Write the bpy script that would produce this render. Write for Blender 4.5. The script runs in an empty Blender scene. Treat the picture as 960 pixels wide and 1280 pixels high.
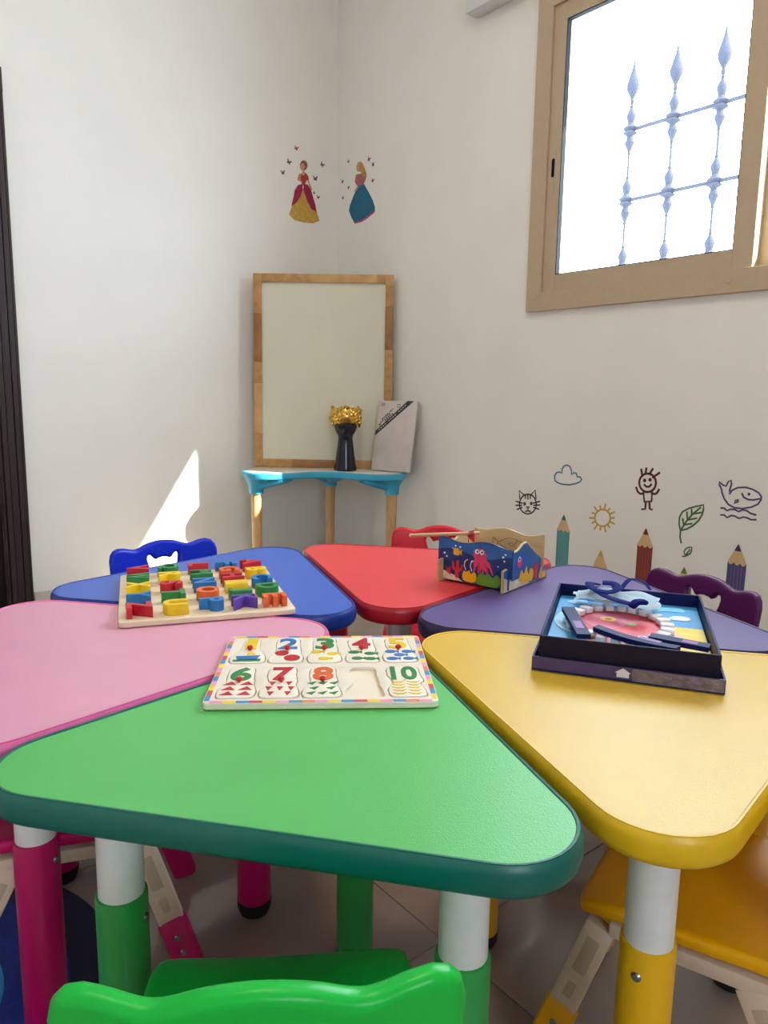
import bpy, bmesh, math, random
from mathutils import Vector, Matrix
random.seed(7)
S = bpy.context.scene
COL = S.collection

# ------------------------------------------------------------------ camera
cam_d = bpy.data.cameras.new('camera')
cam = bpy.data.objects.new('camera', cam_d); COL.objects.link(cam)
_r, _u, _f = Vector((-0.7821, 0.6229, 0.0148)), Vector((-0.088, -0.134, 0.9871)), Vector((-0.6169, -0.7707, -0.1596))
_m = Matrix((( _r.x, _u.x, -_f.x, 0), (_r.y, _u.y, -_f.y, 0), (_r.z, _u.z, -_f.z, 0), (0, 0, 0, 1)))
cam.matrix_world = Matrix.Translation((2.4028, 3.4448, 0.976)) @ _m
cam_d.sensor_fit = 'VERTICAL'; cam_d.sensor_height = 36.0; cam_d.lens = 36.0 * 929.5 / 1280.0
cam_d.clip_start = 0.02; cam_d.clip_end = 100
S.camera = cam

# ------------------------------------------------------------------ light
S.view_settings.view_transform = 'Standard'
S.view_settings.look = 'None'
S.view_settings.gamma = 1.0
S.view_settings.use_curve_mapping = False
S.view_settings.exposure = 1.15
w = bpy.data.worlds.new('sky'); S.world = w; w.use_nodes = True
bg = w.node_tree.nodes['Background']
bg.inputs['Color'].default_value = (0.72, 0.85, 1.0, 1); bg.inputs['Strength'].default_value = 9.0
sun_d = bpy.data.lights.new('sun', 'SUN'); sun_d.energy = 16.0; sun_d.angle = math.radians(0.6); sun_d.color = (1.0, 0.95, 0.86)
sun = bpy.data.objects.new('sun', sun_d); COL.objects.link(sun)
sun.rotation_euler = Vector((0.55, -1.0, -0.86)).to_track_quat('-Z', 'Y').to_euler()
sun.location = (-4, 6, 6)

def portal(loc, direction, sx, sy):
    d = bpy.data.lights.new('daylight_opening', 'AREA'); d.shape = 'RECTANGLE'; d.size = sx; d.size_y = sy
    d.cycles.is_portal = True
    o = bpy.data.objects.new('daylight_opening', d); COL.objects.link(o); o.location = loc
    o.rotation_euler = Vector(direction).to_track_quat('-Z', 'Z').to_euler()

RX, RY, RZ = 4.3, 5.2, 3.2          # room size
portal((-0.26, 2.19, 1.89), (1, 0, 0), 1.6, 1.2)
portal((2.7, RY + 0.22, 1.65), (0, -1, 0), 0.65, 0.8)  # portal for the added opening behind the camera

# ------------------------------------------------------------------ helpers
def lin(c):
    return tuple(((v / 255) / 12.92 if v / 255 <= 0.04045 else ((v / 255 + 0.055) / 1.055) ** 2.4) for v in c)

MATS = {}
def mat(name, rgb, rough=0.5, var=0.06, scale=12.0, bump=0.0, bscale=200.0, metal=0.0, coat=0.0, spec=0.5, trans=0.0, stretch=None, rgb2=None):
    if name in MATS: return MATS[name]
    m = bpy.data.materials.new(name); m.use_nodes = True
    nt = m.node_tree; b = nt.nodes['Principled BSDF']
    c = lin(rgb)
    tc = nt.nodes.new('ShaderNodeTexCoord'); mp = nt.nodes.new('ShaderNodeMapping')
    if stretch: mp.inputs['Scale'].default_value = stretch
    nt.links.new(tc.outputs['Object'], mp.inputs['Vector'])
    n = nt.nodes.new('ShaderNodeTexNoise'); n.inputs['Scale'].default_value = scale; n.inputs['Detail'].default_value = 4
    nt.links.new(mp.outputs['Vector'], n.inputs['Vector'])
    r = nt.nodes.new('ShaderNodeValToRGB')
    c2 = lin(rgb2) if rgb2 else tuple(v * (1 - 2.2 * var) for v in c)
    c1 = c if rgb2 else tuple(min(1, v * (1 + var)) for v in c)
    r.color_ramp.elements[0].position = 0.3; r.color_ramp.elements[1].position = 0.7
    r.color_ramp.elements[0].color = (*c2, 1); r.color_ramp.elements[1].color = (*c1, 1)
    nt.links.new(n.outputs['Fac'], r.inputs['Fac']); nt.links.new(r.outputs['Color'], b.inputs['Base Color'])
    b.inputs['Roughness'].default_value = rough; b.inputs['Metallic'].default_value = metal
    b.inputs['Coat Weight'].default_value = coat; b.inputs['Coat Roughness'].default_value = 0.15
    b.inputs['Specular IOR Level'].default_value = spec; b.inputs['Transmission Weight'].default_value = trans
    if bump:
        n2 = nt.nodes.new('ShaderNodeTexNoise'); n2.inputs['Scale'].default_value = bscale; n2.inputs['Detail'].default_value = 2
        nt.links.new(mp.outputs['Vector'], n2.inputs['Vector'])
        bp = nt.nodes.new('ShaderNodeBump'); bp.inputs['Strength'].default_value = bump; bp.inputs['Distance'].default_value = 0.002
        nt.links.new(n2.outputs['Fac'], bp.inputs['Height']); nt.links.new(bp.outputs['Normal'], b.inputs['Normal'])
    MATS[name] = m
    return m

def smooth(me, ang=35):
    me.polygons.foreach_set('use_smooth', [True] * len(me.polygons))
    me.set_sharp_from_angle(angle=math.radians(ang))

def obj(name, me, material=None, parent=None, loc=None, rot=None, sm=True):
    """one mesh object"""
    if isinstance(me, bmesh.types.BMesh):
        d = bpy.data.meshes.new(name); bmesh.ops.recalc_face_normals(me, faces=me.faces[:]); me.to_mesh(d); me.free(); me = d
    if sm and len(me.polygons): smooth(me)
    if material is not None and not me.materials: me.materials.append(material)
    o = bpy.data.objects.new(name, me); COL.objects.link(o)
    if parent is not None: o.parent = parent
    if loc is not None: o.location = loc
    if rot is not None: o.rotation_euler = rot
    return o

def tag(o, label=None, cat=None, group=None, kind=None):
    if label: o['label'] = label
    if cat: o['category'] = cat
    if group: o['group'] = group
    if kind: o['kind'] = kind
    return o

def thing(name, label, cat, loc=(0, 0, 0), rotz=0.0, group=None):
    o = bpy.data.objects.new(name, None); COL.objects.link(o); o.empty_display_size = 0.05
    o.location = loc; o.rotation_euler = (0, 0, rotz)
    return tag(o, label, cat, group)

def copy_tree(o, parent=None):
    c = o.copy(); COL.objects.link(c); c.parent = parent
    for ch in list(o.children): copy_tree(ch, c)
    return c

def bm_box(bm, lo, hi, bev=0.0, M=None):
    c = [(a + b) / 2 for a, b in zip(lo, hi)]; s = [abs(b - a) for a, b in zip(lo, hi)]
    g = bmesh.ops.create_cube(bm, size=1.0, matrix=Matrix.Translation(c) @ Matrix.Diagonal((*s, 1)))
    vs = g['verts']
    if bev:
        es = list({e for v in vs for e in v.link_edges})
        r = bmesh.ops.bevel(bm, geom=es, offset=bev, segments=2, profile=0.5, affect='EDGES')
        vs = list({v for f in r['faces'] for v in f.verts} | {v for v in vs if v.is_valid})
    if M is not None: bmesh.ops.transform(bm, matrix=M, verts=[v for v in vs if v.is_valid])
    return bm

def box(lo, hi, bev=0.0, M=None):
    return bm_box(bmesh.new(), lo, hi, bev, M)

def lathe(profile, n=24, cap=True, bm=None, M=None):
    bm = bm or bmesh.new(); rings = []; new = []
    for r, z in profile:
        if r <= 1e-6:
            v = bm.verts.new((0, 0, z)); rings.append([v]); new.append(v)
        else:
            ring = [bm.verts.new((r * math.cos(2 * math.pi * i / n), r * math.sin(2 * math.pi * i / n), z)) for i in range(n)]
            rings.append(ring); new += ring
    for a, b in zip(rings, rings[1:]):
        for i in range(n):
            j = (i + 1) % n
            if len(a) == 1 and len(b) == 1: continue
            if len(a) == 1: bm.faces.new((a[0], b[i], b[j]))
            elif len(b) == 1: bm.faces.new((a[i], a[j], b[0]))
            else: bm.faces.new((a[i], a[j], b[j], b[i]))
    if cap:
        if len(rings[0]) > 1: bm.faces.new(rings[0][::-1])
        if len(rings[-1]) > 1: bm.faces.new(rings[-1])
    if M is not None: bmesh.ops.transform(bm, matrix=M, verts=new)
    return bm

def tube(pts, r, n=10, bm=None, closed=False, flat=1.0):
    bm = bm or bmesh.new(); pts = [Vector(p) for p in pts]; rings = []
    N = len(pts); up = None
    for i, p in enumerate(pts):
        if closed: t = pts[(i + 1) % N] - pts[i - 1]
        else: t = pts[min(i + 1, N - 1)] - pts[max(i - 1, 0)]
        t.normalize()
        if up is None:
            up = Vector((0, 0, 1)) if abs(t.z) < 0.9 else Vector((1, 0, 0))
        x = t.cross(up)
        if x.length < 1e-6: x = t.orthogonal()
        x.normalize(); y = x.cross(t); y.normalize(); up = y
        rr = r[i] if isinstance(r, (list, tuple)) else r
        rings.append([bm.verts.new(p + (x * math.cos(2 * math.pi * k / n) + y * math.sin(2 * math.pi * k / n) * flat) * rr) for k in range(n)])
    L = N if closed else N - 1
    for i in range(L):
        a, b = rings[i], rings[(i + 1) % N]
        for k in range(n): bm.faces.new((a[k], a[(k + 1) % n], b[(k + 1) % n], b[k]))
    if not closed:
        bm.faces.new(rings[0][::-1]); bm.faces.new(rings[-1])
    return bm

def catmull(pts, n=8, closed=True):
    P = [Vector((*p, 0)) if len(p) == 2 else Vector(p) for p in pts]; out = []; N = len(P)
    rng = range(N) if closed else range(N - 1)
    for i in rng:
        if closed: a, b, c, d = P[i - 1], P[i], P[(i + 1) % N], P[(i + 2) % N]
        else: a, b, c, d = P[max(i - 1, 0)], P[i], P[i + 1], P[min(i + 2, N - 1)]
        for k in range(n):
            t = k / n
            out.append(0.5 * ((2 * b) + (c - a) * t + (2 * a - 5 * b + 4 * c - d) * t * t + (3 * b - a - 3 * c + d) * t ** 3))
    if not closed: out.append(P[-1])
    return [tuple(v[:len(pts[0])]) for v in out]

def curve_mesh(cu, xs=None):
    """turn a curve datablock into mesh data (then drop the curve)"""
    t = bpy.data.objects.new('tmp', cu); COL.objects.link(t)
    dg = bpy.context.evaluated_depsgraph_get()
    me = bpy.data.meshes.new_from_object(t.evaluated_get(dg))
    bpy.data.objects.remove(t); bpy.data.curves.remove(cu)
    return me

def plate(outlines, depth, bev=0.0, cuts=None, res=2):
    """flat solid from closed 2D outlines (holes nest), z from -depth/2 to depth/2, edges rounded"""
    cu = bpy.data.curves.new('c', 'CURVE'); cu.dimensions = '2D'; cu.fill_mode = 'BOTH'
    for o in outlines:
        sp = cu.splines.new('POLY'); sp.points.add(len(o) - 1)
        for p, q in zip(sp.points, o): p.co = (q[0], q[1], 0, 1)
        sp.use_cyclic_u = True
    cu.extrude = max(depth / 2 - bev, 0.00001); cu.bevel_depth = bev; cu.bevel_resolution = res; cu.offset = -bev
    me = curve_mesh(cu)
    bm = bmesh.new(); bm.from_mesh(me); bpy.data.meshes.remove(me)
    bmesh.ops.remove_doubles(bm, verts=bm.verts[:], dist=0.00002)
    if cuts:
        for ax, vals in cuts.items():
            nrm = (1, 0, 0) if ax == 'x' else (0, 1, 0)
            for v in vals:
                bmesh.ops.bisect_plane(bm, geom=bm.verts[:] + bm.edges[:] + bm.faces[:], plane_co=tuple(v * k for k in nrm), plane_no=nrm)
    return bm

def text_mesh(body, size, depth, bold=0.0, bev=0.0):
    cu = bpy.data.curves.new('t', 'FONT'); cu.body = body; cu.size = size; cu.extrude = depth / 2
    cu.offset = bold; cu.bevel_depth = bev; cu.align_x = 'CENTER'; cu.align_y = 'CENTER'; cu.resolution_u = 4
    me = curve_mesh(cu); xs = [v.co.x for v in me.vertices]; ys = [v.co.y for v in me.vertices]
    cx, cy = (min(xs) + max(xs)) / 2, (min(ys) + max(ys)) / 2
    for v in me.vertices: v.co.x -= cx; v.co.y -= cy
    me['wh'] = (max(xs) - min(xs), max(ys) - min(ys))
    return me

def poly(pts, th=0.0006, z0=0.0, bm=None):
    bm = bm or bmesh.new()
    a = [bm.verts.new((p[0], p[1], z0)) for p in pts]; b = [bm.verts.new((p[0], p[1], z0 + th)) for p in pts]
    bm.faces.new(a[::-1]); bm.faces.new(b)
    for i in range(len(a)):
        j = (i + 1) % len(a); bm.faces.new((a[i], a[j], b[j], b[i]))
    return bm

def ribbon(strokes, width, th=0.0006, z0=0.0, bm=None):
    bm = bm or bmesh.new()
    for st in strokes:
        P = [Vector((p[0], p[1])) for p in st]; N = len(P); closed = N > 3 and (P[0] - P[-1]).length < 1e-5
        rows = []
        for i, p in enumerate(P):
            if closed: d = (P[1] - P[-2]) if i in (0, N - 1) else (P[i + 1] - P[i - 1])
            else: d = P[min(i + 1, N - 1)] - P[max(i - 1, 0)]
            d = d.normalized() if d.length > 1e-9 else Vector((1, 0)); n = Vector((-d.y, d.x)) * width / 2
            e = Vector((0, 0)) if closed or 0 < i < N - 1 else (d * width * 0.4 * (1 if i else -1))
            rows.append([bm.verts.new((p.x + s * n.x + e.x, p.y + s * n.y + e.y, z)) for s, z in ((-1, z0), (1, z0), (1, z0 + th), (-1, z0 + th))])
        for a, b in zip(rows, rows[1:]):
            for k in range(4): bm.faces.new((a[k], a[(k + 1) % 4], b[(k + 1) % 4], b[k]))
        bm.faces.new(rows[0][::-1]); bm.faces.new(rows[-1])
    return bm

def ellipse(cx, cy, rx, ry, n=20):
    return [(cx + rx * math.cos(2 * math.pi * i / n), cy + ry * math.sin(2 * math.pi * i / n)) for i in range(n)]

def rrect(x0, y0, x1, y1, r, n=5):
    out = []
    for cx, cy, a in ((x1 - r, y1 - r, 0), (x0 + r, y1 - r, 90), (x0 + r, y0 + r, 180), (x1 - r, y0 + r, 270)):
        for i in range(n + 1):
            t = math.radians(a + 90 * i / n); out.append((cx + r * math.cos(t), cy + r * math.sin(t)))
    return out

def basis(o, ex, ey, ez, loc):
    ex, ey, ez = Vector(ex), Vector(ey), Vector(ez)
    M = Matrix(((ex.x, ey.x, ez.x, loc[0]), (ex.y, ey.y, ez.y, loc[1]), (ex.z, ey.z, ez.z, loc[2]), (0, 0, 0, 1)))
    o.matrix_world = M; return o

def onto_right_wall(o, y, z, off=0.0005): return basis(o, (0, 1, 0), (0, 0, 1), (1, 0, 0), (off, y, z))
def onto_left_wall(o, x, z, off=0.0005): return basis(o, (-1, 0, 0), (0, 0, 1), (0, 1, 0), (x, off, z))

# sticker outlines in metres on their walls
LINE_DECALS = {'cat': ((1.4083, 0.5296), 'dk', 0.006, [[(0.0464, -0.0046), (0.045, -0.0176), (0.0394, -0.03), (0.0301, -0.0405), (0.0179, -0.0481), (0.0041, -0.0521), (-0.0101, -0.052), (-0.0233, -0.0478), (-0.034, -0.0398), (-0.0413, -0.0289), (-0.0443, -0.0161), (-0.0428, -0.0028), (-0.0369, 0.0097), (-0.0272, 0.0203), (-0.0148, 0.0277), (-0.0009, 0.0314), (0.0132, 0.031), (0.026, 0.0266), (0.0365, 0.0186), (0.0435, 0.0079), (0.0464, -0.0046)], [(-0.044, 0.0084), (-0.0493, 0.0412), (-0.0202, 0.0253)], [(0.0185, 0.0324), (0.0366, 0.0521), (0.0434, 0.019)], [(-0.0633, -0.0069), (-0.0297, -0.0104)], [(-0.064, -0.0238), (-0.0324, -0.0198)], [(-0.0563, -0.041), (-0.0303, -0.0285)], [(0.0631, 0.0088), (0.0303, -0.0028)], [(0.064, -0.0061), (0.034, -0.0112)], [(0.0603, -0.0242), (0.033, -0.0202)], [(-0.0137, 0.0273), (-0.0128, 0.0122)], [(-0.0008, 0.0301), (0.0003, 0.0112)], [(0.0121, 0.0316), (0.0131, 0.0153)], [(-0.0123, -0.0108), (-0.0133, -0.0145), (-0.0161, -0.0164), (-0.0191, -0.0153), (-0.0205, -0.0118), (-0.0195, -0.0081), (-0.0167, -0.0062), (-0.0137, -0.0073), (-0.0123, -0.0108)], [(0.0232, -0.005), (0.0222, -0.0087), (0.0195, -0.0106), (0.0165, -0.0094), (0.0152, -0.006), (0.0161, -0.0023), (0.0189, -0.0005), (0.0218, -0.0016), (0.0232, -0.005)], [(-0.0074, -0.0242), (0.012, -0.0217), (0.0028, -0.0305), (-0.0074, -0.0242)], [(0.0028, -0.0305), (0.0032, -0.0381), (-0.0095, -0.0437)], [(0.0032, -0.0381), (0.0164, -0.0402)]]), 'cloud': ((1.6074, 0.6606), 'bl', 0.006, [[(-0.0631, -0.0275), (-0.0659, -0.0083), (-0.0561, 0.0048), (-0.0414, 0.0086), (-0.0307, 0.0047), (-0.0303, 0.0216), (-0.0208, 0.0345), (-0.0079, 0.0392), (0.0054, 0.0355), (0.015, 0.0221), (0.0178, 0.0022), (0.0273, 0.0114), (0.0388, 0.0113), (0.0455, -0.0034), (0.0582, -0.001), (0.0659, -0.0097), (0.0596, -0.0209), (0.0374, -0.0303), (0.0089, -0.0381), (-0.0234, -0.0392), (-0.0475, -0.0356), (-0.0631, -0.0275)]]), 'sun': ((1.7768, 0.5147), 'ye', 0.007, [[(0.0372, 0.0032), (0.0363, -0.0069), (0.0321, -0.0165), (0.025, -0.0248), (0.0158, -0.0308), (0.0052, -0.034), (-0.0057, -0.034), (-0.0158, -0.0309), (-0.0241, -0.0248), (-0.0298, -0.0165), (-0.0322, -0.0067), (-0.0312, 0.0036), (-0.0268, 0.0133), (-0.0196, 0.0216), (-0.0101, 0.0274), (0.0005, 0.0305), (0.0113, 0.0303), (0.0212, 0.0271), (0.0293, 0.021), (0.0348, 0.0128), (0.0372, 0.0032)], [(0.0437, 0.0041), (0.0528, 0.0054)], [(0.0409, -0.0128), (0.0555, -0.0171)], [(0.0306, -0.0276), (0.0368, -0.033)], [(0.0147, -0.0374), (0.0193, -0.0514)], [(-0.0037, -0.0402), (-0.0052, -0.0484)], [(-0.021, -0.0353), (-0.0303, -0.0487)], [(-0.0336, -0.0237), (-0.042, -0.0285)], [(-0.039, -0.0077), (-0.0555, -0.01)], [(-0.036, 0.0096), (-0.0449, 0.0119)], [(-0.0253, 0.0245), (-0.0363, 0.0349)], [(-0.0091, 0.034), (-0.0117, 0.0416)], [(0.0093, 0.0365), (0.0118, 0.0514)], [(0.0263, 0.0314), (0.0315, 0.0383)], [(0.0385, 0.0198), (0.0521, 0.0281)]]), 'kid': ((1.9602, 0.6433), 'br', 0.008, [[(0.0321, 0.0268), (0.0313, 0.0164), (0.0274, 0.0067), (0.0206, -0.0015), (0.0118, -0.0073), (0.0016, -0.0101), (-0.0089, -0.0096), (-0.0187, -0.0059), (-0.0268, 0.0007), (-0.0324, 0.0096), (-0.0349, 0.0199), (-0.034, 0.0305), (-0.0299, 0.0403), (-0.023, 0.0485), (-0.014, 0.0542), (-0.0037, 0.0568), (0.0067, 0.0561), (0.0163, 0.0523), (0.0242, 0.0457), (0.0296, 0.0369), (0.0321, 0.0268)], [(-0.0249, 0.0482), (-0.0301, 0.0685)], [(-0.0119, 0.0538), (-0.01, 0.0746)], [(0.0036, 0.0553), (0.0152, 0.0747)], [(0.0188, 0.0449), (0.042, 0.0632)], [(-0.0151, -0.0131), (0.0193, -0.007), (0.0197, -0.0417), (-0.0089, -0.0464), (-0.0151, -0.0131)], [(-0.0148, -0.0174), (-0.0268, -0.0199), (-0.0371, -0.0145), (-0.0457, 0.0011)], [(0.0186, -0.0125), (0.0318, -0.0142), (0.0385, -0.0091), (0.0457, 0.0036)], [(-0.0028, -0.0456), (-0.0031, -0.0731), (-0.0152, -0.0747)], [(0.0115, -0.0438), (0.0148, -0.0696), (0.0233, -0.0707)], [(-0.0113, 0.031), (-0.0119, 0.0287), (-0.0135, 0.0275), (-0.0153, 0.0283), (-0.0162, 0.0305), (-0.0156, 0.0329), (-0.014, 0.034), (-0.0122, 0.0333), (-0.0113, 0.031)], [(0.01, 0.0354), (0.0095, 0.033), (0.0079, 0.0319), (0.0061, 0.0327), (0.0052, 0.0349), (0.0057, 0.0372), (0.0073, 0.0383), (0.0091, 0.0376), (0.01, 0.0354)], [(-0.0125, 0.0146), (-0.0047, 0.0088), (0.006, 0.01), (0.0137, 0.0184)]]), 'leaf': ((2.1335, 0.5424), 'gr', 0.006, [[(-0.028, -0.0712), (-0.0342, -0.0509), (-0.0339, -0.0284), (-0.0412, -0.0083), (-0.0421, 0.016), (-0.0327, 0.0374), (-0.0096, 0.0531), (0.0147, 0.0625), (0.0418, 0.0712), (0.0421, 0.0558), (0.0394, 0.0379), (0.0275, 0.0144), (0.0096, -0.0049), (-0.0112, -0.0196), (-0.0339, -0.0284)], [(-0.0339, -0.0284), (-0.0156, 0.0061), (0.0061, 0.0354), (0.031, 0.0605)], [(-0.0232, -0.0088), (-0.0296, 0.0136)], [(-0.0116, 0.0119), (-0.0161, 0.0386)], [(0.0022, 0.0307), (0.0005, 0.0503)], [(-0.0212, -0.0064), (0.0046, 0.0017)], [(-0.0095, 0.0122), (0.0203, 0.0228)], [(0.0061, 0.0354), (0.0356, 0.0446)]]), 'small_leaf': ((2.13, 0.4438), 'gr', 0.0045, [[(-0.0161, -0.0193), (-0.005, -0.0173), (0.0018, -0.0064)], [(-0.0065, -0.0132), (-0.0119, -0.0025), (-0.0052, 0.0104), (0.0054, 0.0165), (0.0151, 0.0193), (0.0161, 0.0078), (0.0116, -0.0046), (0.0002, -0.0131), (-0.0065, -0.0132)], [(-0.0024, -0.0093), (0.0093, 0.0098)]]), 'whale': ((2.2921, 0.6441), 'pu', 0.0055, [[(-0.0329, 0.0271), (-0.0309, 0.0382), (-0.028, 0.0494), (-0.0311, 0.062), (-0.0397, 0.0571), (-0.0454, 0.0416), (-0.0557, 0.0435), (-0.0708, 0.0529), (-0.069, 0.0441), (-0.0607, 0.0309), (-0.0562, 0.0154), (-0.0475, -0.0016), (-0.0329, -0.0178), (-0.0121, -0.0261), (0.0155, -0.0255), (0.0429, -0.017), (0.0628, -0.0047), (0.0708, 0.0099), (0.0708, 0.0205), (0.0622, 0.0311), (0.0423, 0.0404), (0.0188, 0.0446), (-0.0063, 0.0409), (-0.0233, 0.0311), (-0.0321, 0.0182)], [(0.0091, 0.023), (0.015, 0.0119), (0.0311, 0.006), (0.0502, 0.0074), (0.0658, 0.0131)], [(0.0333, 0.0238), (0.0329, 0.0221), (0.0316, 0.0212), (0.0302, 0.0217), (0.0295, 0.0234), (0.0299, 0.0252), (0.0312, 0.026), (0.0326, 0.0255), (0.0333, 0.0238)], [(-0.0144, -0.0115), (-0.0103, -0.002), (-0.0007, 0.0011), (-0.0011, -0.0049), (-0.0144, -0.0115)], [(-0.056, -0.0329), (-0.0459, -0.0315), (-0.035, -0.0391), (-0.0235, -0.0326), (-0.0096, -0.0318), (0.0028, -0.037), (0.0159, -0.0294), (0.0296, -0.0305), (0.0419, -0.0376), (0.0585, -0.0402)], [(-0.0549, -0.056), (-0.0438, -0.0544), (-0.033, -0.062), (-0.0196, -0.0531), (-0.0076, -0.0534), (0.0068, -0.0593), (0.02, -0.0525), (0.0337, -0.0535), (0.0457, -0.0577), (0.0609, -0.0555)]])}
LADY_RED = ([0.2076, 0.0, 1.9706], [('yellow', [(-0.008, 0.0346), (-0.0364, 0.0005), (-0.0687, -0.0503), (-0.0905, -0.1056), (-0.0571, -0.1281), (-0.0004, -0.1317), (0.0574, -0.1273), (0.096, -0.1083), (0.0791, -0.0667), (0.0492, -0.0249), (0.0123, 0.0217)]), ('magenta', [(-0.0096, 0.0571), (-0.0362, 0.0473), (-0.058, 0.0164), (-0.0629, -0.0136), (-0.0775, -0.0614), (-0.0446, -0.0399), (-0.0227, -0.007), (-0.008, 0.0281)]), ('magenta', [(-0.0031, 0.0582), (0.0205, 0.0591), (0.041, 0.0397), (0.0533, 0.0088), (0.0699, -0.0348), (0.0775, -0.0683), (0.045, -0.0573), (0.0204, -0.0262), (-0.004, 0.0287)]), ('red', [(-0.0303, 0.1039), (-0.0118, 0.1021), (0.01, 0.1139), (0.0247, 0.1022), (0.0287, 0.0834), (0.0148, 0.0777), (0.0099, 0.0657), (-0.0031, 0.0504), (-0.0144, 0.0523), (-0.0176, 0.0687)]), ('skin', [(-0.0304, 0.102), (-0.0223, 0.1067), (-0.0191, 0.0943), (-0.0256, 0.0802), (-0.0176, 0.0719), (-0.0225, 0.0646), (-0.0401, 0.0712), (-0.0401, 0.0809)]), ('skin', [(0.0181, 0.0815), (0.0279, 0.0819), (0.0369, 0.0619), (0.0509, 0.038), (0.0426, 0.0347), (0.0287, 0.0539)]), ('skin', [(-0.0167, 0.1045), (-0.0102, 0.1206), (0.0003, 0.1225), (0.0068, 0.112), (-0.003, 0.0972)]), ('hair', [(0.0191, 0.1519), (0.0177, 0.1432), (0.0139, 0.1351), (0.0081, 0.1285), (0.0009, 0.1243), (-0.0067, 0.1229), (-0.0138, 0.1245), (-0.0196, 0.1289), (-0.0233, 0.1356), (-0.0246, 0.1437), (-0.0232, 0.1523), (-0.0194, 0.1604), (-0.0136, 0.167), (-0.0065, 0.1712), (0.001, 0.1727), (0.0082, 0.1711), (0.014, 0.1667), (0.0178, 0.1601), (0.0191, 0.1519)]), ('skin', [(0.0036, 0.1425), (0.0023, 0.1355), (-0.0016, 0.1294), (-0.0071, 0.1254), (-0.0132, 0.1243), (-0.0187, 0.1262), (-0.0225, 0.1309), (-0.0238, 0.1374), (-0.0224, 0.1444), (-0.0186, 0.1505), (-0.0131, 0.1545), (-0.007, 0.1556), (-0.0015, 0.1537), (0.0023, 0.149), (0.0036, 0.1425)])])
LADY_BLUE = ([0.0, 0.218, 1.9648], [('blue', [(-0.0329, 0.0529), (0.0218, 0.0539), (0.0618, 0.0079), (0.0958, -0.0367), (0.1163, -0.0753), (0.1134, -0.092), (0.0473, -0.1131), (0.0021, -0.1241), (-0.0559, -0.1228), (-0.0858, -0.0901), (-0.1077, -0.0532), (-0.0985, -0.0282), (-0.0718, 0.0066)]), ('pink', [(0.1164, -0.0817), (0.1146, -0.0986), (0.053, -0.1192), (0.0079, -0.1283), (-0.05, -0.1277), (-0.0772, -0.1114), (-0.0559, -0.1201), (0.002, -0.1201), (0.0449, -0.1089), (0.1111, -0.0903)]), ('rose', [(-0.0454, 0.1125), (-0.0189, 0.1103), (0.0209, 0.1054), (0.0436, 0.088), (0.0349, 0.0706), (0.0218, 0.0526), (-0.0318, 0.0527), (-0.0565, 0.0789)]), ('skin', [(-0.0353, 0.0533), (-0.0214, 0.0494), (-0.0407, 0.0323), (-0.0628, 0.0345)]), ('hair2', [(-0.0313, 0.1676), (-0.0085, 0.1678), (0.011, 0.1553), (0.026, 0.1298), (0.0434, 0.0976), (0.0381, 0.0827), (0.0154, 0.0937), (-0.0042, 0.1169), (-0.0364, 0.1287), (-0.0425, 0.1494)]), ('skin', [(-0.008, 0.1402), (-0.0095, 0.1344), (-0.0138, 0.1303), (-0.0202, 0.1289), (-0.0274, 0.1304), (-0.0339, 0.1345), (-0.0384, 0.1404), (-0.0401, 0.1469), (-0.0386, 0.1528), (-0.0342, 0.1568), (-0.0278, 0.1581), (-0.0207, 0.1566), (-0.0142, 0.1525), (-0.0097, 0.1466), (-0.008, 0.1402)])])
BUTTERFLIES = [('L', 0.255, 2.1931, 'red', 0.0136), ('L', 0.2988, 2.1189, 'grey', 0.015), ('L', 0.3344, 2.0614, 'olive', 0.0136), ('L', 0.0961, 2.1444, 'grey', 0.0136), ('L', 0.1393, 2.0675, 'plum', 0.0163), ('L', 0.121, 1.9782, 'maroon', 0.0109), ('L', 0.1468, 1.9958, 'brown', 0.0082), ('R', 0.1025, 2.1551, 'brown', 0.0095), ('R', 0.279, 2.1284, 'brown', 0.0136), ('R', 0.3136, 2.0958, 'navy', 0.0122), ('R', 0.3119, 2.0205, 'red', 0.0122), ('R', 0.0495, 2.0671, 'olive', 0.0109), ('R', 0.1053, 2.0265, 'maroon', 0.0102), ('R', 0.0552, 1.9847, 'brown', 0.0102)]

# ------------------------------------------------------------------ the room
M_WALL = mat('white_wall_paint', (241, 237, 229), 0.42, 0.012, 3.0, 0.12, 60)
M_CEIL = mat('ceiling_paint', (238, 236, 232), 0.8, 0.01, 3.0)
M_TILE = mat('glossy_floor_tile', (172, 155, 143), 0.10, 0.10, 4.0, rgb2=(150, 132, 121))
M_GROUT = mat('tile_grout', (96, 84, 78), 0.9, 0.1)
M_BASE = mat('baseboard_tile', (205, 196, 184), 0.3, 0.03)
M_ALU = mat('beige_window_aluminium', (188, 168, 138), 0.42, 0.02, 40, metal=0.0)
M_DARKWOOD = mat('dark_brown_door_wood', (46, 30, 29), 0.42, 0.16, 30, 0.15, 120, stretch=(6, 6, 0.6))
M_SEAL = mat('black_rubber_seal', (18, 20, 26), 0.8, 0.05, spec=0.15)
M_WPLASTIC = mat('white_plastic_casing', (226, 224, 222), 0.4, 0.01)
M_IRON = mat('pale_painted_iron', (46, 48, 58), 0.8, 0.1, 40, spec=0.1)
M_SILL = mat('outside_render', (220, 205, 175), 0.8, 0.05)

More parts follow.
